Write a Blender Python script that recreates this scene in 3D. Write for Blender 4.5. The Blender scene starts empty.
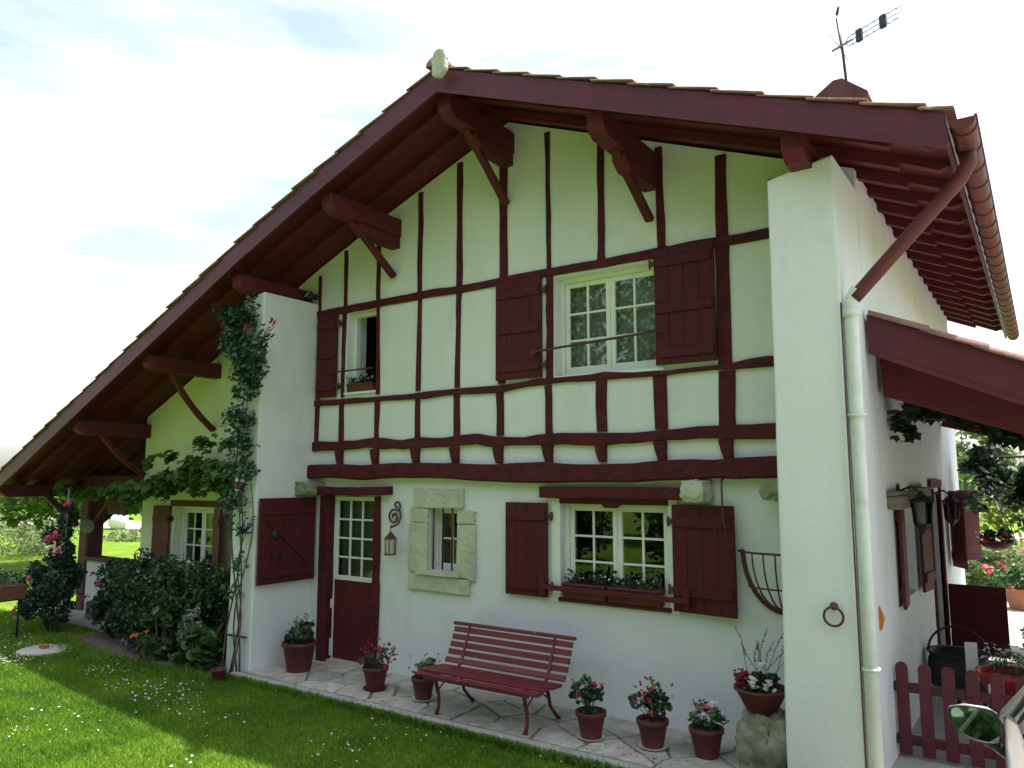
import bpy, bmesh, math, random
import numpy as np
from mathutils import Vector, Matrix
from mathutils import noise as mnoise
R = math.radians
PI = math.pi
sc = bpy.context.scene
COL = sc.collection

# ------------------------------------------------------------ camera, sky, sun, exposure
FOC, PITCH, YAW = 763.0, 7.023, 34.885
cam_d = bpy.data.cameras.new('camera')
cam = bpy.data.objects.new('camera', cam_d)
COL.objects.link(cam)
cam_d.sensor_width = 36.0
cam_d.lens = FOC / 1024.0 * 36.0
cam_d.clip_start = 0.05
cam_d.clip_end = 3000
cam.location = (0, -6.913, 2.3)
cam.rotation_euler = (R(90 + PITCH), 0, R(YAW))
sc.camera = cam

SUN = Vector((0.24, 0.205, 1.0)).normalized()
w = bpy.data.worlds.new('World')
sc.world = w
w.use_nodes = True
nt = w.node_tree
nt.nodes.clear()
wo = nt.nodes.new('ShaderNodeOutputWorld')
bg = nt.nodes.new('ShaderNodeBackground')
sky = nt.nodes.new('ShaderNodeTexSky')
sky.sky_type = 'NISHITA'
sky.sun_disc = False
sky.sun_elevation = math.asin(SUN.z)
sky.sun_rotation = math.atan2(SUN.x, SUN.y)
sky.air_density = 1.0
sky.dust_density = 2.2
sky.ozone_density = 1.0
# thin bright cloud veil
tc = nt.nodes.new('ShaderNodeTexCoord')
mp = nt.nodes.new('ShaderNodeMapping')
mp.inputs['Scale'].default_value = (1.2, 1.2, 4.5)
mp.inputs['Rotation'].default_value = (0.25, 0.15, 0)
nz = nt.nodes.new('ShaderNodeTexNoise')
nz.inputs['Scale'].default_value = 2.2
nz.inputs['Detail'].default_value = 7
nz.inputs['Roughness'].default_value = 0.58
rp = nt.nodes.new('ShaderNodeMapRange')
rp.inputs[1].default_value = 0.38
rp.inputs[2].default_value = 0.66
h1 = nt.nodes.new('ShaderNodeHueSaturation')
h1.inputs['Saturation'].default_value = 0.66
h1.inputs['Hue'].default_value = 0.482
h1.inputs['Value'].default_value = 1.75
h2 = nt.nodes.new('ShaderNodeHueSaturation')
h2.inputs['Saturation'].default_value = 0.26
h2.inputs['Hue'].default_value = 0.482
h2.inputs['Value'].default_value = 2.35
mx = nt.nodes.new('ShaderNodeMix')
mx.data_type = 'RGBA'
L = nt.links.new
L(tc.outputs['Generated'], mp.inputs['Vector'])
L(mp.outputs[0], nz.inputs['Vector'])
L(nz.outputs[0], rp.inputs[0])
L(sky.outputs[0], h1.inputs['Color'])
L(sky.outputs[0], h2.inputs['Color'])
L(rp.outputs[0], mx.inputs[0])
L(h1.outputs[0], mx.inputs[6])
L(h2.outputs[0], mx.inputs[7])
L(mx.outputs[2], bg.inputs[0])
bg.inputs[1].default_value = 0.10
L(bg.outputs[0], wo.inputs[0])

sd = bpy.data.lights.new('sun', 'SUN')
sd.energy = 5.0
sd.angle = R(0.53)
sd.color = (1.0, 0.96, 0.88)
so = bpy.data.objects.new('sun', sd)
COL.objects.link(so)
so.rotation_euler = SUN.to_track_quat('Z', 'Y').to_euler()
so.location = (5, 5, 30)

vs = sc.view_settings
vs.view_transform = 'Standard'
vs.look = 'None'
vs.exposure = 0.84
vs.gamma = 1.0
vs.use_curve_mapping = False
sc.cycles.max_bounces = 8
sc.cycles.diffuse_bounces = 4
sc.cycles.transparent_max_bounces = 12

rnd = random.Random(7)
rng = np.random.default_rng(7)

# ------------------------------------------------------------ materials
MATS = {}
def mat(name, col, rough=0.7, col2=None, nscale=3.0, bump=0.0, bscale=40.0, metal=0.0, spec=0.5,
        island=0.0, transl=0.0, stretch=None, wear=None, coat=0.0, dirt=None):
    if name in MATS: return MATS[name]
    m = bpy.data.materials.new(name)
    m.use_nodes = True
    t = m.node_tree
    N, K = t.nodes, t.links.new
    b = N['Principled BSDF']
    b.inputs['Roughness'].default_value = rough
    b.inputs['Metallic'].default_value = metal
    b.inputs['Specular IOR Level'].default_value = spec
    b.inputs['Coat Weight'].default_value = coat
    co = N.new('ShaderNodeTexCoord')
    src = co.outputs['Object']
    if stretch:
        mpn = N.new('ShaderNodeMapping'); mpn.inputs['Scale'].default_value = stretch
        K(src, mpn.inputs[0]); src = mpn.outputs[0]
    c2 = col2 or tuple(min(1, c * 0.78) for c in col)
    n = N.new('ShaderNodeTexNoise'); n.inputs['Scale'].default_value = nscale
    n.inputs['Detail'].default_value = 6; n.inputs['Roughness'].default_value = 0.62
    K(src, n.inputs['Vector'])
    r = N.new('ShaderNodeValToRGB')
    r.color_ramp.elements[0].position = 0.32; r.color_ramp.elements[0].color = (*c2, 1)
    r.color_ramp.elements[1].position = 0.66; r.color_ramp.elements[1].color = (*col, 1)
    K(n.outputs[0], r.inputs[0])
    out = r.outputs[0]
    if wear:      # (colour, threshold, scale)
        n2 = N.new('ShaderNodeTexNoise'); n2.inputs['Scale'].default_value = wear[2]
        n2.inputs['Detail'].default_value = 8; n2.inputs['Roughness'].default_value = 0.7
        K(src, n2.inputs['Vector'])
        r2 = N.new('ShaderNodeValToRGB')
        r2.color_ramp.elements[0].position = wear[1]; r2.color_ramp.elements[1].position = wear[1] + (wear[3] if len(wear) > 3 else 0.05)
        K(n2.outputs[0], r2.inputs[0])
        mm = N.new('ShaderNodeMix'); mm.data_type = 'RGBA'
        K(r2.outputs[0], mm.inputs[0]); K(out, mm.inputs[6]); mm.inputs[7].default_value = (*wear[0], 1)
        out = mm.outputs[2]
    if island:
        g = N.new('ShaderNodeNewGeometry')
        hs = N.new('ShaderNodeHueSaturation')
        ma = N.new('ShaderNodeMath'); ma.operation = 'MULTIPLY_ADD'
        ma.inputs[1].default_value = island; ma.inputs[2].default_value = 1.0 - island / 2
        K(g.outputs['Random Per Island'], ma.inputs[0]); K(ma.outputs[0], hs.inputs['Value'])
        mb = N.new('ShaderNodeMath'); mb.operation = 'MULTIPLY_ADD'
        mb.inputs[1].default_value = -0.05; mb.inputs[2].default_value = 0.52
        K(g.outputs['Random Per Island'], mb.inputs[0]); K(mb.outputs[0], hs.inputs['Hue'])
        K(out, hs.inputs['Color']); out = hs.outputs[0]
    K(out, b.inputs['Base Color'])
    if bump:
        n3 = N.new('ShaderNodeTexNoise'); n3.inputs['Scale'].default_value = bscale
        n3.inputs['Detail'].default_value = 5
        K(src, n3.inputs['Vector'])
        bp = N.new('ShaderNodeBump'); bp.inputs['Strength'].default_value = bump
        bp.inputs['Distance'].default_value = 0.02
        K(n3.outputs[0], bp.inputs['Height']); K(bp.outputs[0], b.inputs['Normal'])
    if transl:
        o = N['Material Output']
        tr = N.new('ShaderNodeBsdfTranslucent'); K(out, tr.inputs['Color'])
        ms = N.new('ShaderNodeMixShader'); ms.inputs[0].default_value = transl
        K(b.outputs[0], ms.inputs[1]); K(tr.outputs[0], ms.inputs[2]); K(ms.outputs[0], o.inputs[0])
    MATS[name] = m
    return m

RED = mat('red_wood', (0.110, 0.010, 0.016), 0.62, (0.072, 0.008, 0.012), 5, 0.35, 60, stretch=(1, 1, 1), spec=0.35)
REDV = mat('red_timber_rough', (0.100, 0.010, 0.015), 0.75, (0.046, 0.007, 0.011), 7, 1.0, 22, spec=0.3, wear=((0.12, 0.035, 0.035), 0.60, 16, .2))
REDF = mat('red_fascia', (0.110, 0.014, 0.026), 0.5, (0.070, 0.010, 0.018), 3, 0.2, 50, spec=0.45)
REDB = mat('bench_paint', (0.185, 0.024, 0.034), 0.5, (0.12, 0.016, 0.022), 6, 0.3, 60,
           wear=((0.32, 0.19, 0.13), 0.62, 8), spec=0.45)
REDS = mat('shutter_paint', (0.092, 0.008, 0.012), 0.6, (0.062, 0.006, 0.010), 4, 0.5, 40, stretch=(6, 6, .6), spec=0.3, wear=((0.11, 0.03, 0.03), 0.60, 5, .2))
BROWN = mat('faded_shutter', (0.15, 0.055, 0.03), 0.7, (0.10, 0.03, 0.02), 4, 0.3, 40, stretch=(6, 6, 1), spec=0.3)
PLAS = mat('white_plaster', (0.745, 0.76, 0.76), 0.9, (0.68, 0.70, 0.69), 1.1, 0.22, 26, spec=0.2, stretch=(1, 1, .45), wear=((0.58, 0.60, 0.55), 0.54, 1.8, 0.25))
PLAS2 = mat('cream_plaster', (0.74, 0.77, 0.60), 0.9, (0.68, 0.71, 0.53), 1.3, 0.35, 26, spec=0.2)
WFRAME = mat('white_frame', (0.78, 0.80, 0.74), 0.45, (0.72, 0.74, 0.68), 3)
STONE = mat('limestone', (0.56, 0.57, 0.44), 0.9, (0.42, 0.43, 0.32), 5, 0.9, 18, wear=((0.30, 0.30, 0.21), 0.64, 11))
STONED = mat('mossy_stone', (0.34, 0.35, 0.25), 0.95, (0.14, 0.15, 0.09), 5, 1.2, 12, wear=((0.07, 0.09, 0.03), 0.58, 8))
TILE = mat('roof_tile', (0.30, 0.165, 0.135), 0.9, (0.17, 0.09, 0.08), 4, 0.6, 30, wear=((0.42, 0.35, 0.30), 0.60, 7))
TILED = mat('dark_cap_tile', (0.12, 0.045, 0.045), 0.85, (0.07, 0.03, 0.03), 5, .5, 25)
ZINC = mat('red_gutter', (0.13, 0.028, 0.030), 0.55, (0.09, 0.022, 0.022), 6, 0.25, 18, spec=0.3)
PIPEW = mat('white_pipe', (0.70, 0.74, 0.70), 0.75, (0.60, 0.64, 0.58), 5, 0.3, 16, spec=.3, wear=((0.50, 0.52, 0.46), 0.58, 6, .15))
IRON = mat('dark_iron', (0.035, 0.03, 0.03), 0.55, (0.02, 0.018, 0.018), 12, 0.3, 60, metal=0.3)
IRONR = mat('red_iron', (0.10, 0.022, 0.022), 0.5, (0.06, 0.016, 0.016), 12, 0.2, 60)
POT = mat('red_pot', (0.13, 0.022, 0.022), 0.6, (0.09, 0.018, 0.017), 7, 0.3, 40, wear=((0.22, 0.10, 0.085), 0.60, 11, .15))
POTT = mat('terracotta', (0.40, 0.16, 0.08), 0.8, (0.28, 0.10, 0.055), 7, 0.3, 40)
SAUC = mat('pale_saucer', (0.62, 0.62, 0.55), 0.5)
SOIL = mat('soil', (0.10, 0.07, 0.05), 0.95, (0.05, 0.035, 0.025), 12, 1.0, 30)
MULCH = mat('bed_soil', (0.17, 0.13, 0.10), 0.95, (0.09, 0.065, 0.05), 9, 1.0, 25)
WOODG = mat('grey_wood', (0.22, 0.18, 0.13), 0.85, (0.12, 0.10, 0.075), 6, 0.6, 30, stretch=(1, 1, 4))
WOODD = mat('porch_post_wood', (0.12, 0.035, 0.03), 0.75, (0.07, 0.02, 0.02), 6, 0.8, 25, stretch=(1, 1, .4))
BARK = mat('bark', (0.16, 0.11, 0.075), 0.95, (0.07, 0.05, 0.035), 10, 1.0, 30)
STEM = mat('green_stem', (0.10, 0.12, 0.05), 0.8, (0.10, 0.05, 0.04), 6)
L_DARK = mat('leaf_dark', (0.045, 0.085, 0.035), 0.5, (0.022, 0.050, 0.022), 9, island=0.8, transl=0.2)
L_SHRUB = mat('leaf_evergreen', (0.050, 0.105, 0.036), 0.6, (0.020, 0.048, 0.020), 4, island=1.1, transl=0.15)
L_CLIMB = mat('leaf_climber', (0.050, 0.12, 0.055), 0.5, (0.025, 0.065, 0.035), 6, island=0.9, transl=0.2)
L_ROSE = mat('leaf_rose', (0.035, 0.085, 0.045), 0.45, (0.020, 0.050, 0.032), 9, island=0.7, transl=0.15)
L_MID = mat('leaf_mid', (0.085, 0.18, 0.05), 0.5, (0.045, 0.11, 0.035), 9, island=0.7, transl=0.25)
L_VINE = mat('leaf_vine', (0.11, 0.22, 0.035), 0.5, (0.07, 0.15, 0.03), 7, island=0.6, transl=0.45)
L_PALE = mat('leaf_pale', (0.24, 0.30, 0.13), 0.6, (0.15, 0.21, 0.09), 9, island=0.6, transl=0.35)
L_YEL = mat('leaf_yellow', (0.24, 0.26, 0.05), 0.5, (0.14, 0.19, 0.04), 9, island=0.6, transl=0.35)
P_RED = mat('petal_red', (0.55, 0.02, 0.035), 0.55, (0.38, 0.012, 0.03), 12, island=0.5, transl=0.25)
P_DRED = mat('petal_crimson', (0.30, 0.01, 0.025), 0.55, (0.18, 0.008, 0.02), 12, island=0.5, transl=0.2)
P_PINK = mat('petal_pink', (0.75, 0.12, 0.20), 0.55, (0.6, 0.06, 0.12), 12, island=0.4, transl=0.3)
P_WHITE = mat('petal_white', (0.82, 0.82, 0.80), 0.55, (0.72, 0.72, 0.68), 12, island=0.2, transl=0.3)
P_ORANGE = mat('petal_orange', (0.75, 0.25, 0.03), 0.55, None, 12, island=0.3, transl=0.3)
CONC = mat('concrete', (0.46, 0.45, 0.41), 0.9, (0.36, 0.355, 0.32), 3, 0.4, 40)
CONCL = mat('pale_terrace', (0.42, 0.41, 0.38), 0.9, (0.34, 0.33, 0.31), 2, 0.3, 40)
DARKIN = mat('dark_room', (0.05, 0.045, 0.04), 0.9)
RUBBER = mat('rubber', (0.02, 0.02, 0.02), 0.8)
CARP = mat('car_paint', (0.40, 0.38, 0.35), 0.3, (0.38, 0.36, 0.33), 2, metal=0.25, coat=0.6)
BLACKP = mat('black_plastic', (0.015, 0.016, 0.017), 0.4)
MIRR = mat('mirror_glass', (0.42, 0.46, 0.46), 0.02, (0.42, 0.46, 0.46), metal=1.0)
METAL = mat('grey_metal', (0.30, 0.31, 0.33), 0.45, (0.2, 0.2, 0.22), 8, metal=0.7)
WHITEP = mat('white_paint', (0.8, 0.8, 0.78), 0.45)

def glass_mat(name, refl=1.5, tint=(0.8, 0.85, 0.82)):
    m = bpy.data.materials.new(name); m.use_nodes = True
    t = m.node_tree; N, K = t.nodes, t.links.new
    N.remove(N['Principled BSDF'])
    o = N['Material Output']
    tr = N.new('ShaderNodeBsdfTransparent'); tr.inputs[0].default_value = (*tint, 1)
    gl = N.new('ShaderNodeBsdfGlossy'); gl.inputs['Roughness'].default_value = 0.012
    gl.inputs['Color'].default_value = (0.9, 0.95, 0.92, 1)
    tcn = N.new('ShaderNodeTexCoord'); nz2 = N.new('ShaderNodeTexNoise'); nz2.inputs['Scale'].default_value = 2.5
    bp = N.new('ShaderNodeBump'); bp.inputs['Strength'].default_value = 0.03; bp.inputs['Distance'].default_value = 0.02
    K(tcn.outputs['Object'], nz2.inputs['Vector']); K(nz2.outputs[0], bp.inputs['Height']); K(bp.outputs[0], gl.inputs['Normal'])
    fr = N.new('ShaderNodeFresnel'); fr.inputs[0].default_value = 1.52
    mu = N.new('ShaderNodeMath'); mu.operation = 'MULTIPLY'; mu.inputs[1].default_value = refl; mu.use_clamp = True
    ms = N.new('ShaderNodeMixShader')
    K(fr.outputs[0], mu.inputs[0]); K(mu.outputs[0], ms.inputs[0]); K(tr.outputs[0], ms.inputs[1])
    K(gl.outputs[0], ms.inputs[2]); K(ms.outputs[0], o.inputs[0])
    return m
GLASS = glass_mat('window_glass')
CARGL = glass_mat('car_glass', 2.0, (0.35, 0.42, 0.38))

def lace_mat():
    m = bpy.data.materials.new('lace'); m.use_nodes = True
    t = m.node_tree; N, K = t.nodes, t.links.new
    b = N['Principled BSDF']; b.inputs['Base Color'].default_value = (0.75, 0.78, 0.72, 1); b.inputs['Roughness'].default_value = 0.9
    c = N.new('ShaderNodeTexCoord')
    v = N.new('ShaderNodeTexVoronoi'); v.inputs['Scale'].default_value = 17
    K(c.outputs['Object'], v.inputs['Vector'])
    v3 = N.new('ShaderNodeTexVoronoi'); v3.inputs['Scale'].default_value = 52; v3.feature = 'DISTANCE_TO_EDGE'
    K(c.outputs['Object'], v3.inputs['Vector'])
    n = N.new('ShaderNodeTexNoise'); n.inputs['Scale'].default_value = 14; n.inputs['Detail'].default_value = 4
    K(c.outputs['Object'], n.inputs['Vector'])
    s = N.new('ShaderNodeMath'); s.operation = 'MULTIPLY_ADD'; s.inputs[1].default_value = -2.0; s.inputs[2].default_value = 1.0
    K(v.outputs['Distance'], s.inputs[0])
    s2 = N.new('ShaderNodeMath'); s2.operation = 'MULTIPLY_ADD'; s2.inputs[1].default_value = -1.2
    K(v3.outputs['Distance'], s2.inputs[0]); K(s.outputs[0], s2.inputs[2])
    ad = N.new('ShaderNodeMath'); ad.operation = 'MULTIPLY_ADD'; ad.inputs[1].default_value = 1.4
    K(n.outputs[0], ad.inputs[0]); K(s2.outputs[0], ad.inputs[2])
    r = N.new('ShaderNodeValToRGB'); r.color_ramp.elements[0].position = 0.35; r.color_ramp.elements[1].position = 0.95
    r.color_ramp.elements[0].color = (0.30, 0.30, 0.30, 1); r.color_ramp.elements[1].color = (0.9, 0.9, 0.9, 1)
    mr = N.new('ShaderNodeMath'); mr.operation = 'MULTIPLY'; mr.inputs[1].default_value = 0.55
    K(ad.outputs[0], mr.inputs[0]); K(mr.outputs[0], r.inputs[0]); K(r.outputs[0], b.inputs['Alpha'])
    return m
LACE = lace_mat()

def paving_mat():
    m = bpy.data.materials.new('crazy_paving'); m.use_nodes = True
    t = m.node_tree; N, K = t.nodes, t.links.new
    b = N['Principled BSDF']; b.inputs['Roughness'].default_value = 0.85
    c = N.new('ShaderNodeTexCoord')
    mpn = N.new('ShaderNodeMapping'); mpn.inputs['Scale'].default_value = (1.0, 1.35, 1.0)
    n0 = N.new('ShaderNodeTexNoise'); n0.inputs['Scale'].default_value = 2.5
    mixv = N.new('ShaderNodeMix'); mixv.data_type = 'VECTOR'; mixv.inputs[0].default_value = 0.12
    K(c.outputs['Object'], mpn.inputs[0]); K(mpn.outputs[0], n0.inputs['Vector'])
    K(mpn.outputs[0], mixv.inputs[4]); K(n0.outputs[1], mixv.inputs[5])
    v = N.new('ShaderNodeTexVoronoi'); v.feature = 'DISTANCE_TO_EDGE'; v.inputs['Scale'].default_value = 2.1
    v2 = N.new('ShaderNodeTexVoronoi'); v2.inputs['Scale'].default_value = 2.1
    K(mixv.outputs[1], v.inputs['Vector']); K(mixv.outputs[1], v2.inputs['Vector'])
    r = N.new('ShaderNodeValToRGB'); r.color_ramp.elements[0].position = 0.03; r.color_ramp.elements[1].position = 0.06
    K(v.outputs[0], r.inputs[0])
    nn = N.new('ShaderNodeTexNoise'); nn.inputs['Scale'].default_value = 9; nn.inputs['Detail'].default_value = 8
    K(c.outputs['Object'], nn.inputs['Vector'])
    rs = N.new('ShaderNodeValToRGB'); rs.color_ramp.elements[0].color = (0.36, 0.31, 0.22, 1); rs.color_ramp.elements[1].color = (0.62, 0.56, 0.44, 1)
    rs.color_ramp.elements[0].position = 0.3; rs.color_ramp.elements[1].position = 0.7
    K(nn.outputs[0], rs.inputs[0])
    hs = N.new('ShaderNodeHueSaturation'); sp = N.new('ShaderNodeSeparateColor'); K(v2.outputs['Color'], sp.inputs[0])
    mv = N.new('ShaderNodeMath'); mv.operation = 'MULTIPLY_ADD'; mv.inputs[1].default_value = 0.45; mv.inputs[2].default_value = 0.78
    K(sp.outputs[0], mv.inputs[0]); K(mv.outputs[0], hs.inputs['Value']); K(rs.outputs[0], hs.inputs['Color'])
    mx2 = N.new('ShaderNodeMix'); mx2.data_type = 'RGBA'; mx2.inputs[6].default_value = (0.20, 0.19, 0.165, 1)
    K(r.outputs[0], mx2.inputs[0]); K(hs.outputs[0], mx2.inputs[7]); K(mx2.outputs[2], b.inputs['Base Color'])
    bp = N.new('ShaderNodeBump'); bp.inputs['Strength'].default_value = 0.6; bp.inputs['Distance'].default_value = 0.012
    ad = N.new('ShaderNodeMath'); ad.operation = 'MULTIPLY_ADD'; ad.inputs[1].default_value = 0.25
    K(nn.outputs[0], ad.inputs[0]); K(r.outputs[0], ad.inputs[2]); K(ad.outputs[0], bp.inputs['Height']); K(bp.outputs[0], b.inputs['Normal'])
    return m
PAVE = paving_mat()

def grass_ground_mat():
    m = bpy.data.materials.new('grass_ground'); m.use_nodes = True
    t = m.node_tree; N, K = t.nodes, t.links.new
    b = N['Principled BSDF']; b.inputs['Roughness'].default_value = 0.95; b.inputs['Specular IOR Level'].default_value = 0.1
    c = N.new('ShaderNodeTexCoord')
    n = N.new('ShaderNodeTexNoise'); n.inputs['Scale'].default_value = 1.1; n.inputs['Detail'].default_value = 9; n.inputs['Roughness'].default_value = 0.7
    K(c.outputs['Object'], n.inputs['Vector'])
    r = N.new('ShaderNodeValToRGB')
    r.color_ramp.elements[0].position = 0.3; r.color_ramp.elements[0].color = (0.08, 0.17, 0.02, 1)
    r.color_ramp.elements[1].position = 0.7; r.color_ramp.elements[1].color = (0.21, 0.30, 0.03, 1)
    K(n.outputs[0], r.inputs[0]); K(r.outputs[0], b.inputs['Base Color'])
    n3 = N.new('ShaderNodeTexNoise'); n3.inputs['Scale'].default_value = 60; K(c.outputs['Object'], n3.inputs['Vector'])
    bp = N.new('ShaderNodeBump'); bp.inputs['Strength'].default_value = 0.8; bp.inputs['Distance'].default_value = 0.03
    K(n3.outputs[0], bp.inputs['Height']); K(bp.outputs[0], b.inputs['Normal'])
    return m
GROUND = grass_ground_mat()
GRASS = mat('grass_blade', (0.22, 0.40, 0.035), 0.5, (0.095, 0.23, 0.025), 1.3, island=0.6, transl=0.5, spec=0.4)

# ------------------------------------------------------------ object helpers
def tag(o, label=None, cat=None, group=None, kind=None):
    if label: o['label'] = label
    if cat: o['category'] = cat
    if group: o['group'] = group
    if kind: o['kind'] = kind
    return o
def empty(name, loc=(0, 0, 0), rz=0.0, label=None, cat=None, group=None, parent=None):
    o = bpy.data.objects.new(name, None); COL.objects.link(o)
    o.location = loc; o.rotation_euler = (0, 0, rz); o.empty_display_size = 0.1
    if parent: o.parent = parent
    return tag(o, label, cat, group)
def kids(o): return [c for c in COL.objects if c.parent == o]
def copy_tree(o, parent=None):
    c = o.copy(); COL.objects.link(c)
    if parent: c.parent = parent
    for ch in kids(o): copy_tree(ch, c)
    return c

class MB:
    def __init__(s): s.v = []; s.f = []; s.sm = []
    def add(s, vs, fs, smooth=False):
        n = len(s.v); s.v += [tuple(v) for v in vs]; s.f += [tuple(i + n for i in f) for f in fs]; s.sm += [smooth] * len(fs); return s
    def box(s, x0, x1, y0, y1, z0, z1):
        vs = [(x, y, z) for x in (x0, x1) for y in (y0, y1) for z in (z0, z1)]
        return s.add(vs, [(0, 1, 3, 2), (4, 6, 7, 5), (0, 4, 5, 1), (2, 3, 7, 6), (0, 2, 6, 4), (1, 5, 7, 3)])
    def obox(s, M, sx, sy, sz):
        vs = [M @ Vector((x, y, z)) for x in (-sx/2, sx/2) for y in (-sy/2, sy/2) for z in (-sz/2, sz/2)]
        return s.add(vs, [(0, 1, 3, 2), (4, 6, 7, 5), (0, 4, 5, 1), (2, 3, 7, 6), (0, 2, 6, 4), (1, 5, 7, 3)])
    def quad(s, a, b, c, d): return s.add([a, b, c, d], [(0, 1, 2, 3)])
    def prism(s, pts, axis, a, b):
        n = len(pts)
        def mk(p, t):
            return {'x': (t, p[0], p[1]), 'y': (p[0], t, p[1]), 'z': (p[0], p[1], t)}[axis]
        vs = [mk(p, a) for p in pts] + [mk(p, b) for p in pts]
        fs = [tuple(range(n)), tuple(range(2*n-1, n-1, -1))] + [(i, i + n, (i+1) % n + n, (i+1) % n) for i in range(n)]
        return s.add(vs, fs)
    def tube(s, pts, r, n=8, cap=True, smooth=True):
        pts = [Vector(p) for p in pts]
        rr = r if isinstance(r, (list, tuple)) else [r] * len(pts)
        rings = []; prev = None
        for i, p in enumerate(pts):
            d = (pts[min(i+1, len(pts)-1)] - pts[max(i-1, 0)]).normalized()
            if prev is None:
                u = d.orthogonal().normalized()
            else:
                u = (prev - d * prev.dot(d)); u = u.normalized() if u.length > 1e-6 else d.orthogonal().normalized()
            prev = u; v = d.cross(u)
            rings.append([p + (u * math.cos(2*PI*k/n) + v * math.sin(2*PI*k/n)) * rr[i] for k in range(n)])
        vs = [q for g in rings for q in g]; fs = []
        for i in range(len(pts)-1):
            for k in range(n):
                fs.append((i*n+k, i*n+(k+1) % n, (i+1)*n+(k+1) % n, (i+1)*n+k))
        if cap: fs += [tuple(range(n-1, -1, -1)), tuple(range((len(pts)-1)*n, len(pts)*n))]
        return s.add(vs, fs, smooth)
    def lathe(s, prof, c=(0, 0, 0), n=24, smooth=True, jitter=0):
        vs = []; fs = []
        for (r, z) in prof:
            for k in range(n):
                a = 2*PI*k/n; q = r * (1 + (rnd.uniform(-jitter, jitter) if jitter else 0))
                vs.append((c[0] + q*math.cos(a), c[1] + q*math.sin(a), c[2] + z))
        for i in range(len(prof)-1):
            for k in range(n):
                fs.append((i*n+k, i*n+(k+1) % n, (i+1)*n+(k+1) % n, (i+1)*n+k))
        fs.append(tuple(range(n-1, -1, -1))); fs.append(tuple(range((len(prof)-1)*n, len(prof)*n)))
        return s.add(vs, fs, smooth)
    def beam(s, p0, p1, w, d, side=(1, 0, 0), wob=0.0, ch=0.012, seg=0.12, bow=0.0, seed=None, taper=1.0):
        """timber from p0 to p1; w measured along `side`, d along the third axis; wavy edges"""
        rr = random.Random(seed if seed is not None else hash((round(p0[0], 2), round(p0[2], 2), round(p1[0], 2))) & 0xffff)
        p0, p1 = Vector(p0), Vector(p1); ax = (p1 - p0); Ln = ax.length; ax.normalize()
        sv = Vector(side); sv = (sv - ax * sv.dot(ax)).normalized(); dv = ax.cross(sv)
        n = max(2, int(Ln / seg) + 1) if (wob or bow) else 2
        offL = offR = 0.0; ofs = 0; vs = []; fs = []
        tl, tr, tb = [rr.uniform(-wob, wob) for _ in range(3)]
        for i in range(n):
            t = i / (n-1)
            if wob:
                if rr.random() < .55: tl = rr.uniform(-wob, wob)
                if rr.random() < .55: tr = rr.uniform(-wob, wob)
                if rr.random() < .4: tb = rr.uniform(-wob, wob) * 1.0
                offL += (tl - offL) * .5; offR += (tr - offR) * .5; ofs += (tb - ofs) * .35
            k = 1 + (taper - 1) * t
            c = p0 + ax * (Ln * t) + sv * (ofs + bow * math.sin(PI * t))
            a = w/2*k + offL; b = w/2*k + offR; h = d/2*k; cc = ch
            for (q, z) in ((-a, -h+cc), (-a+cc, -h), (b-cc, -h), (b, -h+cc), (b, h-cc), (b-cc, h), (-a+cc, h), (-a, h-cc)):
                vs.append(c + sv * q + dv * z)
        for i in range(n-1):
            for k in range(8):
                fs.append((i*8+k, (i+1)*8+k, (i+1)*8+(k+1) % 8, i*8+(k+1) % 8))
        fs.append(tuple(range(8))); fs.append(tuple(range((n-1)*8+7, (n-1)*8-1, -1)))
        return s.add(vs, fs)
    def build(s, name, m, parent=None, bevel=0.0, origin=None, **kw):
        me = bpy.data.meshes.new(name)
        vs = s.v
        if origin is not None: vs = [(v[0]-origin[0], v[1]-origin[1], v[2]-origin[2]) for v in vs]
        me.from_pydata(vs, [], s.f); me.materials.append(m)
        me.polygons.foreach_set('use_smooth', s.sm)
        bm = bmesh.new(); bm.from_mesh(me); bmesh.ops.recalc_face_normals(bm, faces=bm.faces); bm.to_mesh(me); bm.free()
        me.update()
        o = bpy.data.objects.new(name, me); COL.objects.link(o)
        if origin is not None: o.location = origin
        if parent: o.parent = parent
        if bevel:
            b = o.modifiers.new('bevel', 'BEVEL'); b.width = bevel; b.segments = 2; b.limit_method = 'ANGLE'
        return tag(o, **kw)

def np_obj(name, V, F, m, parent=None, smooth=False, **kw):
    """F: (n,k) int array"""
    me = bpy.data.meshes.new(name)
    V = np.asarray(V, dtype=np.float32); F = np.asarray(F, dtype=np.int32)
    k = F.shape[1]
    me.vertices.add(len(V)); me.vertices.foreach_set('co', V.ravel())
    me.loops.add(F.size); me.loops.foreach_set('vertex_index', F.ravel())
    me.polygons.add(len(F)); me.polygons.foreach_set('loop_start', np.arange(0, F.size, k, dtype=np.int32))
    me.polygons.foreach_set('loop_total', np.full(len(F), k, dtype=np.int32))
    me.update(calc_edges=True); me.validate()
    me.materials.append(m)
    o = bpy.data.objects.new(name, me); COL.objects.link(o)
    if parent: o.parent = parent
    return tag(o, **kw)

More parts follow.
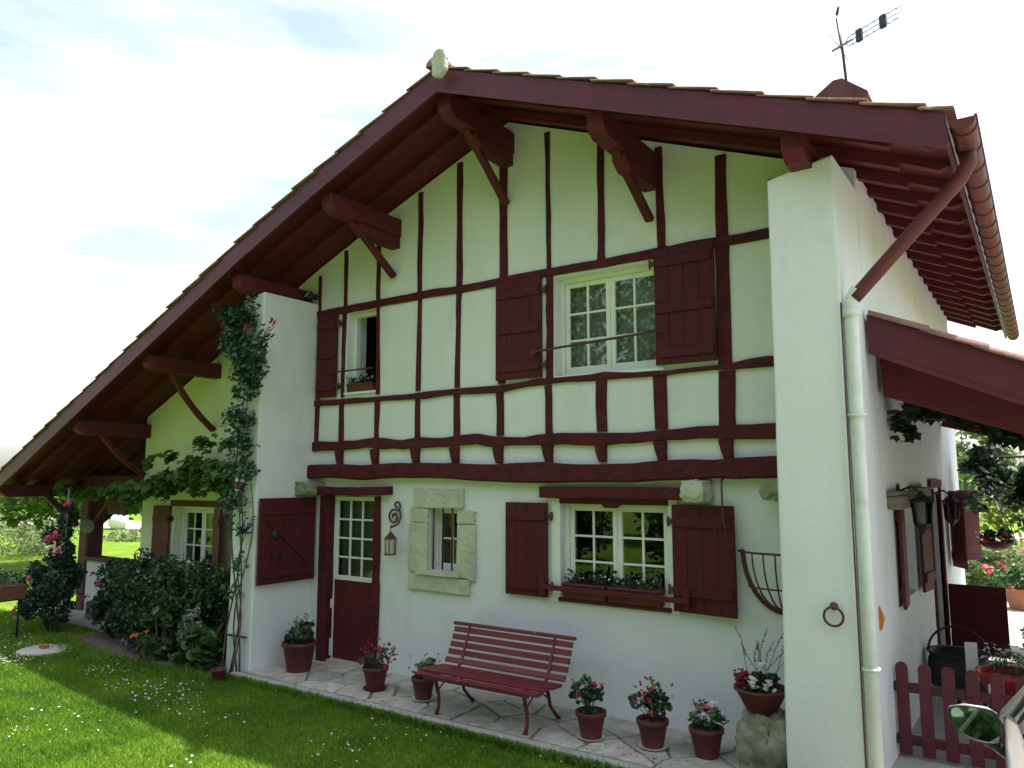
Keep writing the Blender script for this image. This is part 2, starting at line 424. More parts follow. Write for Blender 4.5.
SHAPES = {
    'oval': [(0, 0), (.30, .28), (.34, .60), (0, 1.0), (-.34, .60), (-.30, .28)],
    'vine': [(0, 0), (.42, -.05), (.36, .28), (.62, .45), (.34, .60), (.22, .78), (0, 1.05), (-.22, .78), (-.34, .60), (-.62, .45), (-.36, .28), (-.42, -.05)],
    'long': [(0, 0), (.12, .3), (.12, .65), (0, 1.0), (-.12, .65), (-.12, .3)],
    'round': [(0, 0), (.4, .15), (.5, .55), (.25, .95), (-.25, .95), (-.5, .55), (-.4, .15)],
    'petal': [(-.3, 0), (.3, 0), (.5, .6), (0, .85), (-.5, .6)],
}
def leaves(C, size, shape='oval', up=0.4, out=None, jit=0.5, r=None):
    """one polygon per leaf, folded a little along the midrib by bending the side points"""
    r = r or rng
    C = np.asarray(C, float); n = len(C)
    S = np.array(SHAPES[shape]); k = len(S)
    nrm = r.normal(size=(n, 3)); nrm[:, 2] = np.abs(nrm[:, 2]) + up
    if out is not None: nrm = nrm * .6 + np.asarray(out) * 1.2
    nrm /= np.linalg.norm(nrm, axis=1)[:, None]
    d = r.normal(size=(n, 3)); d -= nrm * (d*nrm).sum(1)[:, None]; d /= np.linalg.norm(d, axis=1)[:, None]
    s = np.cross(nrm, d)
    sz = size * (1 + r.uniform(-jit, jit, n))
    V = (C[:, None, :] + (s[:, None, :] * S[None, :, 0, None] + d[:, None, :] * (S[None, :, 1, None]-.5)
         - nrm[:, None, :] * (np.abs(S[None, :, 0, None])*.45 + (S[None, :, 1, None]-.4)**2*.5)) * sz[:, None, None])
    F = np.arange(n*k).reshape(n, k)
    return V.reshape(-1, 3), F

def blob_pts(n, c, r, shell=0.45, clumps=14, cr=0.35, rg=None):
    """points gathered in clumps inside an ellipsoid -> uneven outline with gaps"""
    rg = rg or rng
    c = np.array(c); r = np.array(r)
    d = rg.normal(size=(clumps, 3)); d /= np.linalg.norm(d, axis=1)[:, None]
    cc = d * (shell + (1-shell) * rg.uniform(0, 1, clumps)[:, None] ** .5) * (1 - cr*.6)
    idx = rg.integers(0, clumps, n)
    rad = cr * rg.uniform(.6, 1.25, clumps)
    q = rg.normal(size=(n, 3)); q /= np.linalg.norm(q, axis=1)[:, None]
    q *= (rg.uniform(0, 1, n) ** .45)[:, None] * rad[idx][:, None]
    p = (cc[idx] + q) * r + c
    return p

# ------------------------------------------------------------ the setting: ground
def sheet(name, x0, x1, y0, y1, z, m, **kw):
    b = MB(); b.quad((x0, y0, z), (x1, y0, z), (x1, y1, z), (x0, y1, z)); return b.build(name, m, kind='structure', **kw)
ZL = -0.09
sheet('ground', -900, 900, -900, 900, ZL, GROUND)
# paved strip with kerb in front of the facade
def clip_poly(poly, n, d):
    out = []
    for i in range(len(poly)):
        p, q = poly[i], poly[(i+1) % len(poly)]
        a_, b_ = p[0]*n[0]+p[1]*n[1]-d, q[0]*n[0]+q[1]*n[1]-d
        if a_ <= 0: out.append(p)
        if (a_ < 0) != (b_ < 0) and a_ != b_:
            t_ = a_/(a_-b_); out.append((p[0]+(q[0]-p[0])*t_, p[1]+(q[1]-p[1])*t_))
    return out
def slab_paving(x0, x1, y0, y1, cell, seed):
    q = random.Random(seed); P_ = []
    nx, ny = int((x1-x0)/cell), max(1, int(round((y1-y0)/(cell*.72))))
    for i in range(nx):
        for j in range(ny):
            P_.append((x0+(i+.5+q.uniform(-.38, .38))*(x1-x0)/nx, y0+(j+.5+q.uniform(-.36, .36))*(y1-y0)/ny))
    b = MB()
    for i, p in enumerate(P_):
        poly = [(x0, y0), (x1, y0), (x1, y1), (x0, y1)]
        for k, r_ in enumerate(P_):
            if k == i or abs(r_[0]-p[0]) > 2.5*cell: continue
            n_ = (r_[0]-p[0], r_[1]-p[1]); l = math.hypot(*n_); n_ = (n_[0]/l, n_[1]/l)
            m_ = ((r_[0]+p[0])/2, (r_[1]+p[1])/2); poly = clip_poly(poly, n_, m_[0]*n_[0]+m_[1]*n_[1]-q.uniform(.008, .022))
            if len(poly) < 3: break
        if len(poly) < 3: continue
        # wavy outline
        pts = []
        for k in range(len(poly)):
            a_, c_ = poly[k], poly[(k+1) % len(poly)]
            L_ = math.hypot(c_[0]-a_[0], c_[1]-a_[1]); m = max(1, int(L_/.07))
            for t_ in range(m):
                f_ = t_/m; pts.append((a_[0]+(c_[0]-a_[0])*f_+q.uniform(-.006, .006), a_[1]+(c_[1]-a_[1])*f_+q.uniform(-.006, .006)))
        h = q.uniform(-.006, .004); c = (sum(t_[0] for t_ in pts)/len(pts), sum(t_[1] for t_ in pts)/len(pts))
        ins = [(c[0]+(t_[0]-c[0])*.975, c[1]+(t_[1]-c[1])*.975) for t_ in pts]; n = len(pts)
        b.add([(*t_, -.04) for t_ in pts] + [(*t_, h-.006) for t_ in pts] + [(*t_, h) for t_ in ins],
              [(k, (k+1) % n, n+(k+1) % n, n+k) for k in range(n)] + [(n+k, n+(k+1) % n, 2*n+(k+1) % n, 2*n+k) for k in range(n)] + [tuple(range(2*n, 3*n))])
    return b
slab_paving(-8.10, -1.74, -0.955, 0.0, .50, 5).build('paving', mat('paving_slab', (0.54, 0.52, 0.44), 0.9, (0.31, 0.30, 0.25), 7, 0.7, 25, island=.45, wear=((0.26, 0.25, 0.20), 0.60, 5, .1)), kind='structure')
b = MB(); b.box(-8.12, -1.72, -0.961, 0.02, -0.3, -0.014); b.build('paving_bed', mat('mortar', (0.25, 0.24, 0.20), 0.95, (0.13, 0.14, 0.09), 9, 0.9, 40), kind='structure')
b = MB(); b.box(-8.2, -1.72, -1.06, -0.963, -0.3, -0.012); b.build('kerb', CONC, kind='structure', bevel=0.01)
b = MB(); b.box(-1.717, 14, -1.06, 10.6, -0.3, -0.004); b.build('terrace', CONCL, kind='structure')
b = MB(); b.box(-15.2, -12.0, -0.45, 5.0, -0.3, -0.01); b.build('porch_floor', CONC, kind='structure')
b = MB(); b.prism([(-12.3, -0.4), (-12.2, -0.9), (-11.2, -1.15), (-10.2, -1.35), (-9.2, -1.35), (-8.4, -1.12), (-8.2, -0.9), (-8.4, 0.02), (-12.1, 0.02)], 'z', -0.3, ZL + 0.012)
b.build('flower_bed', MULCH, kind='structure')
b = MB()
b.prism([(-17, -3.6), (3.9, -3.2), (4.2, -1.3), (12, -1.6), (12, -16), (3, -16), (1.2, -9), (-1.5, -7.4), (-2.4, -5.6), (-1.2, -1.1), (4, -1.1)][1:], 'z', -0.3, ZL + 0.02)
# forecourt where the car stands
b = MB(); b.prism([(-1.2, -1.07), (14, -1.07), (14, -4), (9, -12), (0.6, -12), (-0.5, -4.0)], 'z', -0.3, ZL + 0.02)
b.build('forecourt', CONCL, kind='structure')
# distant road beyond the garden on the left
b = MB(); b.prism([(-80, 2), (-30, 14), (-5, 26), (40, 52), (40, 57), (-5, 31), (-31, 19), (-82, 7)], 'z', -0.3, ZL + 0.02)
b.build('road', mat('gravel_road', (0.42, 0.38, 0.33), 0.95, (0.33, 0.30, 0.26), 3, 0.5, 30), kind='structure')

# ------------------------------------------------------------ the house
XR, XL, XE = -4.87, -15.0, -0.34
prof_pts = [(-15.0, 2.00), (-12.3, 3.22), (-10.2, 4.17), (-8.1, 5.12), (-6.76, 5.67), (-4.87, 6.385), (-0.29, 4.585), (1.0, 4.086)]
def zs(x):
    for (a, b2) in zip(prof_pts, prof_pts[1:]):
        if x <= b2[0]: return a[1] + (b2[1]-a[1]) * (x-a[0]) / (b2[0]-a[0])
    return prof_pts[-1][1]
YF, YB = -1.28, 7.9      # verge front / back
HOUSE = empty('farmhouse', (-5, 0, 0), label='white farmhouse with dark red half timbering and a wide low pitched gable roof', cat='house')
HO = Vector((-5, 0, 0))
def hp(b, name, m, bevel=0.0, parent=None, origin=None, **kw):
    """house part: geometry is given in world coordinates"""
    o = b.build(name, m, None, bevel, origin=origin or (0, 0, 0), **kw)
    par = parent or HOUSE
    base = Vector((0, 0, 0)); q = par
    while q: base += q.location; q = q.parent
    o.location = o.location - base
    o.parent = par
    return o

def wall_rect(b, u0, u1, z0, z1, openings, yf, th, axis='y'):
    """vertical wall with rectangular openings. axis 'y': in the xz plane, outer face at yf, back at yf+th"""
    us = sorted({u0, u1, *[o[0] for o in openings], *[o[1] for o in openings]})
    zz = sorted({z0, z1, *[o[2] for o in openings], *[o[3] for o in openings]})
    def P(u, y, z): return (u, y, z) if axis == 'y' else (y, u, z)
    for i in range(len(us)-1):
        for j in range(len(zz)-1):
            cu, cz = (us[i]+us[i+1])/2, (zz[j]+zz[j+1])/2
            if any(o[0] < cu < o[1] and o[2] < cz < o[3] for o in openings): continue
            for y in (yf, yf+th):
                b.quad(P(us[i], y, zz[j]), P(us[i+1], y, zz[j]), P(us[i+1], y, zz[j+1]), P(us[i], y, zz[j+1]))
    for (a, c, d, e) in openings + [(u0, u1, z0, z1)]:
        b.quad(P(a, yf, d), P(a, yf+th, d), P(a, yf+th, e), P(a, yf, e))
        b.quad(P(c, yf, d), P(c, yf+th, d), P(c, yf+th, e), P(c, yf, e))
        b.quad(P(a, yf, d), P(c, yf, d), P(c, yf+th, d), P(a, yf+th, d))
        b.quad(P(a, yf, e), P(c, yf, e), P(c, yf+th, e), P(a, yf+th, e))
OP_DOOR = (-7.66, -6.90, 0.0, 2.07)
OP_STONE = (-5.99, -5.57, 1.25, 1.94)
OP_LOW = (-4.20, -3.00, 1.09, 2.06)
OP_SMALL = (-7.47, -6.93, 3.41, 4.47)
OP_UP = (-4.26, -3.06, 3.38, 4.46)
b = MB()
wall_rect(b, -8.055, -1.695, -0.25, 4.6, [OP_DOOR, OP_STONE, OP_LOW, OP_SMALL, OP_UP], 0.0, 0.34)
xs = [-8.055, -6.76, -4.87, -1.20]
b.prism([(-8.055, 4.6), (-1.20, 4.6)] + [(x, zs(x)+0.03) for x in reversed(xs)], 'y', 0.0, 0.34)
hp(b, 'front_wall', PLAS)
b = MB()
wall_rect(b, -12.2, -8.06, -0.25, 3.2, [(-11.27, -10.17, 0.92, 1.86)], 0.0, 0.34)
b.prism([(-12.2, 3.2), (-8.06, 3.2)] + [(x, zs(x)+0.03) for x in (-8.06, -10.2, -12.2)], 'y', 0.0, 0.34)
b.box(-12.198, -11.9, 0.345, 7.4, -0.25, 3.2)
hp(b, 'side_wing_wall', PLAS2)
# fire wall piers that carry the overhang
def pier(x0, x1, ztop0, ztop1, name):
    b = MB(); pts = []
    n = 14; rr = random.Random(int(-x0*10))
    vs = []; 
    for i in range(n+1):
        t = i/n
        z0_ = -0.25
        dx0, dx1, dy = [rr.uniform(-.004, .004) for _ in range(3)]
        bt = (1-t) * 0.035
        for (x, y, zt) in ((x0-bt+dx0, -0.9-bt*.4+dy, ztop0), (x1+bt*.6+dx1, -0.9-bt*.4+dy, ztop1), (x1+bt*.6+dx1, 0.02, ztop1), (x0-bt+dx0, 0.02, ztop0)):
            vs.append((x, y, z0_ + (zt - z0_)*t))
    fs = [(0, 1, 2, 3), tuple(range(n*4, n*4+4))]
    for i in range(n):
        for k in range(4): fs.append((i*4+k, i*4+(k+1) % 4, (i+1)*4+(k+1) % 4, (i+1)*4+k))
    b.add(vs, fs)
    return hp(b, name, PLAS, bevel=0.02)
pier(-1.69, -1.19, 4.68, 4.78, 'pier')
pier(-8.47, -8.05, 4.60, 4.67, 'pier')
# right hand side wall
b = MB()
wall_rect(b, 0.025, 7.4, -0.25, zs(-1.19)+0.02, [(1.35, 2.15, 1.15, 2.08), (3.55, 4.5, 0.0, 2.1), (5.6, 6.4, 1.1, 2.1)], -1.19, -0.34, axis='x')
hp(b, 'side_wall', PLAS)
b = MB(); b.box(-12.0, -1.53, 7.1, 7.4, -0.25, 3.2)
b.prism([(-12.0, 3.2), (-1.53, 3.2)] + [(x, zs(x)) for x in (-1.53, -4.87, -8.1, -10.2, -12.0)], 'y', 7.1, 7.4)
hp(b, 'back_wall', PLAS)
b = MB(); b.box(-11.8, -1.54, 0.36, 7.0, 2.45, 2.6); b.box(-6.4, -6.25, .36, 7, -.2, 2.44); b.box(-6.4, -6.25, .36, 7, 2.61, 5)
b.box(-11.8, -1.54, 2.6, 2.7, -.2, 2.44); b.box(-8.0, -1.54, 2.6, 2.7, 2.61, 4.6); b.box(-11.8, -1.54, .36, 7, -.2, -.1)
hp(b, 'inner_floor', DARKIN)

# roof: boards, tile courses, fascias, rafters
roof_b = MB()
segs = [(-15.0, -12.3), (-12.3, -10.2), (-10.2, -8.1), (-8.1, -6.76), (-6.76, -4.87), (-4.87, -0.40)]
for (a, c) in segs:
    roof_b.prism([(a, zs(a)+.06), (c, zs(c)+.06), (c, zs(c)+.09), (a, zs(a)+.09)], 'y', YF+.06, YB-.06)
ROOF = hp(roof_b, 'roof', RED)
def tile_courses(name, xa, xb, zf, y0, y1, parent, step=0.36, rise=0.030, per=0.24, wave=0.012, th=0.013):
    """courses go from the ridge xa to the eave xb; barrel waves along y"""
    sgn = 1 if xb > xa else -1
    n = int(abs(xb-xa)/step)+1
    ny = int((y1-y0)/per)*6
    ys = np.linspace(y0, y1, ny+1)
    wv = np.abs(np.sin((ys-y0)/per*PI)) * wave
    V = []; F = []
    r2 = random.Random(5)
    for i in range(n):
        u0 = xa + sgn*i*step; u1 = xa + sgn*min(abs(xb-xa), (i+1)*step+.05)
        j = r2.uniform(-.006, .006)
        y0j = r2.uniform(-.012, .012)
        yy = ys + 0; yy[0] += y0j
        za, zb = zf(u0), zf(u1)+rise+j
        base = len(V)
        for (u, z) in ((u0, za), (u1, zb)):
            for (y, wz) in zip(yy, wv): V.append((u, y, z+wz+th))
        for (y, wz) in zip(yy, wv): V.append((u1, y, zb + wz))
        for (y, wz) in zip(yy, wv): V.append((u0, y, za + wz))
        m = len(ys)
        for k in range(m-1):
            for q in range(3):
                F.append((base+q*m+k, base+q*m+k+1, base+(q+1)*m+k+1, base+(q+1)*m+k))
        F.append((base, base+m, base+2*m, base+3*m)); F.append((base+m-1, base+2*m-1, base+3*m-1, base+4*m-1))
    o = np_obj(name, V, F, TILE)
    base = Vector((0, 0, 0)); q = parent
    while q: base += q.location; q = q.parent
    o.location = -base; o.parent = parent
    return o
tile_courses('tiles', -4.87, XE, lambda x: zs(x)+.10, YF-.025, YB, ROOF)
tile_courses('tiles', -4.87, XL, lambda x: zs(x)+.10, YF-.025, YB, ROOF)
# ridge capping with a rounded stone end
b = MB()
y = YF-.04; i = 0
while y < YB:
    z = zs(XR)+.13 + (.012 if i % 2 else 0)
    n = 9
    ring = lambda yy, r_: [(XR + r_*math.cos(PI*k/(n-1)), yy, z + r_*math.sin(PI*k/(n-1))*.8) for k in range(n)]
    r0, r1 = ring(y, .12), ring(y+.42, .105)
    b.add(r0+r1, [(k, k+1, n+k+1, n+k) for k in range(n-1)] + [tuple(range(n))], True)
    y += .38; i += 1
hp(b, 'ridge_cap', TILE, parent=ROOF)
b = MB()
pts = [(-.10, -.13), (0.01, -.16), (.10, -.09), (.105, .06), (.075, .13), (0, .155), (-.075, .13), (-.11, .05)]
b.prism([(XR+.13+p[0]*.85, 6.455+p[1]) for p in pts], 'y', YF-.14, YF-.065)
hp(b, 'ridge_end_stone', STONE, bevel=.02, parent=ROOF)
# verge fascias
def strip(points, dz0, dz1, y0, y1, name, m, parent=ROOF, bevel=.006):
    b = MB()
    top = [(x, zs(x)+dz1) for x in points]; bot = [(x, zs(x)+dz0) for x in points]
    for i in range(len(points)-1):
        b.prism([bot[i], bot[i+1], top[i+1], top[i]], 'y', y0, y1)
    return hp(b, name, m, parent=parent)
strip([-4.87, -0.39], -.13, .098, YF, YF+.05, 'fascia', REDF)
strip([-15.0, -12.3, -10.2, -8.1, -6.76, -4.872], -.13, .098, YF, YF+.05, 'fascia', REDF)
strip([-4.87, -0.39], -.155, -.11, YF-.012, YF-.002, 'fascia_moulding', REDF)
strip([-15.0, -12.3, -10.2, -8.1, -6.76, -4.872], -.155, -.11, YF-.012, YF-.002, 'fascia_moulding', REDF)
# eave board at the right
b = MB(); b.prism([(-.42, zs(-.42)-.06), (-.39, zs(-.39)-.06), (-.39, zs(-.39)+.085), (-.42, zs(-.42)+.085)], 'y', YF+.055, YB-.05)
hp(b, 'eave_board', REDF, parent=ROOF)
# rafters, front part of the roof and the whole right eave
ys_r = [-0.86, -0.39, 0.10] + [0.59+.49*i for i in range(15)]
for y in ys_r:
    b = MB()
    yy0, yy1 = y-.045, y+.045
    xl = -4.9
    b.prism([(xl, zs(xl)-.03), (-1.3, zs(-1.3)-.03), (-.80, zs(-.80)-.055), (-.79, zs(-.79)-.01), (-.52, zs(-.52)-.03), (-.43, zs(-.43)+.03), (-.43, zs(-.43)+.058), (xl, zs(xl)+.058)], 'y', yy0, yy1)
    hp(b, 'rafter', RED, parent=ROOF)
for y in ys_r[:3] + [0.6 + .45*i for i in range(9)]:
    b = MB(); P5 = [-15.0, -12.3, -10.2, -8.1, -6.76, -4.95]
    if y > 0: P5 = [-15.0, -12.3]
    for i in range(len(P5)-1):
        a, c = P5[i], P5[i+1]
        b.prism([(a, zs(a)-.03), (c, zs(c)-.03), (c, zs(c)+.058), (a, zs(a)+.058)], 'y', y-.045, y+.045)
    hp(b, 'rafter', RED, parent=ROOF)
# purlins with shaped noses, corbels and braces
def purlin(x, ztop, h=.21, wd=.17, y1=.12, brace=None, tip=-1.17, curved=0.0, corbel=True):
    b = MB()
    pts = [(tip, ztop), (tip, ztop-h*.62), (tip+.03, ztop-h*.8), (tip+.10, ztop-h), (y1, ztop-h*1.04), (y1, ztop)]
    b.prism(pts, 'x', x-wd/2, x+wd/2)
    o = hp(b, 'purlin', RED, bevel=.008)
    b = MB(); b.prism([(tip-.004, ztop-.004), (tip-.004, ztop-h*.62), (tip+.026, ztop-h*.81), (tip+.03, ztop-h*.8), (tip, ztop-h*.6), (tip, ztop-.004)], 'x', x-wd/2+.004, x+wd/2-.004)
    if corbel:
        z1 = ztop-h*1.04
        b = MB(); b.prism([(-.72, z1-.002), (-.70, z1-.07), (-.60, z1-.14), (-.01, z1-.15), (-.01, z1-.002)], 'x', x-wd/2+.01, x+wd/2-.01)
        if corbel == 2: hp(b, 'corbel', RED, bevel=.006)
    if brace:
        yt, zt, zb = brace
        b = MB(); b.beam((x-.01, yt, zt), (x-.01, -.03, zb), .075, .085, side=(0, 1, .6), wob=.006, bow=curved)
        hp(b, 'brace', RED)
purlin(-4.87, 6.26, .24, brace=(-.78, 6.04, 5.42), corbel=2)
purlin(-3.10, 5.56, .22, brace=(-.78, 5.36, 4.88), corbel=2)
purlin(-1.42, 4.90, .20, wd=.16, y1=.0, corbel=False)
purlin(-6.62, 5.57, .22, brace=(-.78, 5.36, 4.84), corbel=2)
purlin(-8.27, 4.86, .20, y1=.0, corbel=False)
purlin(-10.3, 4.02, .21, brace=(-.75, 3.83, 3.02), curved=-.06, corbel=False)
purlin(-12.15, 3.17, .21, brace=(-.75, 2.98, 2.35), curved=-.05, corbel=False)
purlin(-14.5, 2.18, .20, y1=5, tip=-1.2, corbel=False)
b = MB(); b.box(-14.3, -12.21, 0.08, 0.3, 2.12, 2.34); hp(b, 'tie_beam', WOODD, bevel=.01)

# gutter, swan neck and white downpipe
b = MB(); n = 9; gr = .078; gx = -.300
Y0g, Y1g = YF-.02, YB-.1
rows = []
ys_g = np.arange(Y0g, Y1g, .37)
vs = []; fs = []
for j, y in enumerate(ys_g):
    zc = 4.655 - .010*(y+1.3)
    for k in range(n):
        a = PI + PI*k/(n-1); vs.append((gx + gr*math.cos(a), y, zc + gr*math.sin(a)))
    for k in range(n):
        a = PI + PI*k/(n-1); vs.append((gx + (gr-.006)*math.cos(a), y, zc + (gr-.006)*math.sin(a)))
for j in range(len(ys_g)-1):
    for k in range(n-1):
        o = j*2*n; q = (j+1)*2*n
        fs.append((o+k, o+k+1, q+k+1, q+k)); fs.append((o+n+k, o+n+k+1, q+n+k+1, q+n+k))
b.add(vs, fs, True)
b.add(vs[:n], [tuple(range(n))])
b.tube([(gx+gr, Y0g, 4.66), (gx+gr, Y1g-.2, 4.57)], .010, 6)
GUT = hp(b, 'gutter', ZINC)
for j, y in enumerate(ys_g[:-1]):
    b = MB(); y += .12
    vs = []
    for dy in (-.013, .013):
        for rr_ in (gr+.001, gr+.008):
            for k in range(n):
                a = PI + PI*k/(n-1); vs.append((gx + rr_*math.cos(a), y+dy, 4.655 - .010*(y+1.3) + rr_*math.sin(a)))
    fs = []
    for k in range(n-1):
        fs += [(k, k+1, n+k+1, n+k), (2*n+k, 2*n+k+1, 3*n+k+1, 3*n+k), (n+k, n+k+1, 3*n+k+1, 3*n+k), (k, k+1, 2*n+k+1, 2*n+k)]
    b.add(vs, fs)
    hp(b, 'gutter_bracket', ZINC, parent=GUT)
b = MB(); b.tube([(gx, -.86, 4.60), (gx-.005, -.86, 4.50), (-.36, -.86, 4.40), (-1.06, -.85, 3.68), (-1.10, -.85, 3.64)], .052, 14)
hp(b, 'drainpipe_neck', ZINC)
b = MB(); b.tube([(-1.07, -.85, 3.70), (-1.115, -.85, 3.64), (-1.125, -.85, 3.56), (-1.125, -.86, 1.8), (-1.115, -.90, -.05)], .050, 16)
b.tube([(-1.125, -.852, 3.50), (-1.125, -.852, 3.56)], .064, 16)
DP = hp(b, 'drainpipe', PIPEW)
for z in (2.75, .95):
    b = MB(); b.tube([(-1.122, -.87, z), (-1.122, -.87, z+.02)], .066, 14); b.box(-1.19, -1.15, -.875, -.86, z, z+.02); hp(b, 'pipe_clip', PIPEW, parent=DP)
b = MB(); b.tube([(-1.178, -.93, 3.6), (-1.178, -.93, 1.9), (-1.170, -.955, 0.0)], .007, 6); hp(b, 'cable', IRONR)

# half timbering
def stud(x0, x1, z0, z1, wd, proud=.022, seed=None, wob=.016, bow=0.0):
    b = MB(); b.beam((x0, .0-proud+.03, z0), (x1, .0-proud+.03, z1), wd, .06, side=(1, 0, 0), wob=wob, ch=.006, seed=seed, bow=bow)
    hp(b, 'timber_stud', REDV)
X = [-8.17, -7.53, -6.89, -6.21, -5.60, -4.98, -4.33, -3.69, -3.04, -2.39]
XT = [-8.12, -7.52, -6.91, -6.20, -5.58, -4.93, -4.32, -3.68, -3.00, -2.38]
WB = [.09, .075, .075, .08, .085, .10, .09, .12, .13, .15]
WT = [.06, .06, .065, .07, .08, .11, .055, .085, .075, .11]
for i in range(10):
    x = X[i]
    if i: stud(x, x+rnd.uniform(-.01, .01), 2.77, 3.29, WB[i]*1.02, seed=i+1, wob=.014)
    if i in (1, 2, 3, 4, 5, 6, 9):
        stud(x+.02 if i == 5 else x, XT[i] if i != 5 else x+.0, 3.35, 4.50, WB[i]*.85, seed=i+30, wob=.012)
    top = {0: 5.0, 1: 5.02, 2: 5.5, 3: 5.8, 4: 6.0, 5: 6.2, 6: 6.1, 7: 5.80, 8: 5.48, 9: 5.28}[i]
    if i: stud(XT[i], XT[i]+rnd.uniform(-.015, .015), 4.56, zs(XT[i])-.025, WT[i], seed=i+60, wob=.010)
    b = MB()      # joist end under the sill rail
    b.prism([(x-.085, 2.655), (x+.05, 2.655), (x+.045, 2.46), (x-.03, 2.46), (x-.06, 2.54)], 'y', -.05, .02)
    if i: hp(b, 'joist_end', REDV, bevel=.008)
stud(-8.02, -8.03, 4.56, 5.06, .05, seed=90, wob=.006)
stud(-8.015, -8.01, 2.77, 3.29, .07, seed=91, wob=.008); stud(-8.01, -8.01, 3.35, 4.50, .07, seed=92)
b = MB(); b.beam((-8.06, -.0, 4.525), (-1.68, -.0, 4.53), .085, .075, side=(0, 0, 1), wob=.010, ch=.006, seed=3); hp(b, 'timber_rail', REDV)
b = MB(); b.beam((-8.06, -.002, 3.29), (-1.68, -.002, 3.325), .082, .08, side=(0, 0, 1), wob=.024, ch=.006, seed=4, seg=.16); hp(b, 'timber_rail', REDV)
b = MB(); b.beam((-8.06, -.01, 2.705), (-1.68, -.01, 2.705), .115, .09, side=(0, 0, 1), wob=.032, ch=.008, seed=5, seg=.16); hp(b, 'timber_rail', REDV)
b = MB(); b.beam((-8.06, -.05, 2.37), (-1.68, -.05, 2.375), .185, .15, side=(0, 0, 1), wob=.022, ch=.02, seed=6, seg=.2); hp(b, 'bressummer_beam', REDV)

# corbel stones
def rock(name, c, r, m, seed, parent=None, sub=2, rough=.14, flat=None, rnd_=.38, **kw):
    bm = bmesh.new(); bmesh.ops.create_cube(bm, size=2)
    bmesh.ops.subdivide_edges(bm, edges=bm.edges, cuts=14, use_grid_fill=True)
    q = random.Random(seed); ph = [q.uniform(0, 6) for _ in range(6)]
    for v in bm.verts:
        p = v.co.copy(); l = p.length; s = p.normalized()
        p = p.lerp(s*1.25, rnd_)
        nn = math.sin(p.x*3+ph[0])*math.sin(p.y*3.3+ph[1]) + math.sin(p.z*4+ph[2])*.7 + .5*math.sin(p.x*8+ph[3])*math.sin(p.z*7+ph[4])
        nn += mnoise.fractal(p*1.6 + Vector((seed*3.1, 0, 0)), .9, 2.1, 5)*2.2 + abs(mnoise.noise(p*1.1 + Vector((0, seed, 0))))*1.5
        p *= 1 + rough*.35*nn
        v.co = Vector((p.x*r[0], p.y*r[1], p.z*r[2]))
    me = bpy.data.meshes.new(name); bm.to_mesh(me); bm.free(); me.materials.append(m)
    for p in me.polygons: p.use_smooth = True
    o = bpy.data.objects.new(name, me); COL.objects.link(o)
    base = Vector((0, 0, 0)); qq = parent
    while qq: base += qq.location; qq = qq.parent
    o.location = Vector(c) - base
    if parent: o.parent = parent
    return tag(o, **kw)
rock('corbel_stone', (-2.655, -.12, 2.175), (.105, .15, .10), STONE, 3, HOUSE, rnd_=.2)
rock('corbel_stone', (-1.90, -.13, 2.20), (.13, .15, .09), STONED, 4, HOUSE)
rock('corbel_stone', (-7.93, -.15, 2.165), (.11, .17, .08), STONED, 5, HOUSE, rnd_=.25)

# ---- windows
def casement(b, x0, x1, z0, z1, y, cols, rows, fr=.05, bar=.022, d=.04):
    b.box(x0, x0+fr, y, y+d, z0, z1); b.box(x1-fr, x1, y, y+d, z0, z1)
    b.box(x0+fr, x1-fr, y+.001, y+d-.001, z0, z0+fr*1.15); b.box(x0+fr, x1-fr, y+.001, y+d-.001, z1-fr, z1)
    for i in range(1, cols):
        x = x0+fr + (x1-x0-2*fr)*i/cols; b.box(x-bar/2, x+bar/2, y+.004, y+d-.01, z0+fr, z1-fr)
    for j in range(1, rows):
        z = z0+fr + (z1-z0-2*fr)*j/rows; b.box(x0+fr, x1-fr, y+.006, y+d-.012, z-bar/2, z+bar/2)
def window(op, y, name='window', leafs=2, cols=2, rows=3, out=.045, lace=False, m=WFRAME, fr=.05):
    x0, x1, z0, z1 = op
    b = MB()
    b.box(x0, x0+out, y-.02, y+.07, z0, z1); b.box(x1-out, x1, y-.02, y+.07, z0, z1)
    b.box(x0+out, x1-out, y-.019, y+.069, z1-out, z1); b.box(x0+out, x1-out, y-.03, y+.069, z0, z0+out)
    W_ = hp(b, name, m, bevel=.004)
    a, c = x0+out+.003, x1-out-.003; wl = (c-a)/leafs
    for i in range(leafs):
        b = MB(); casement(b, a+wl*i+.002, a+wl*(i+1)-.002, z0+out+.003, z1-out-.003, y, cols, rows, fr=fr)
        hp(b, 'frame', m, bevel=.003, parent=W_)
        b = MB(); q0, q1 = a+wl*i+.03, a+wl*(i+1)-.03
        b.quad((q0, y+.018, z0+out+.03), (q1, y+.018, z0+out+.03), (q1, y+.018, z1-out-.03), (q0, y+.018, z1-out-.03))
        hp(b, 'pane', GLASS, parent=W_)
        if lace:
            b = MB(); n = 24
            vs = []; fs = []
            for k in range(n+1):
                x = q0 + (q1-q0)*k/n; yy = y+.09 + .008*math.sin(k*1.3)
                vs += [(x, yy, z0+out+.02), (x, yy, z1-out-.02)]
            for k in range(n): fs.append((2*k, 2*k+2, 2*k+3, 2*k+1))
            b.add(vs, fs, True); hp(b, 'lace_curtain', LACE, parent=W_)
    return W_
WL = window((OP_LOW[0], OP_LOW[1], OP_LOW[2], OP_LOW[3]), .11, cols=2, rows=3)
WU = window(OP_UP, .15, cols=2, rows=3, lace=True)
window(OP_STONE, .15, leafs=1, cols=2, rows=2, out=.018, fr=.032)
window((-11.27, -10.17, .92, 1.86), .16, leafs=2, cols=2, rows=3)
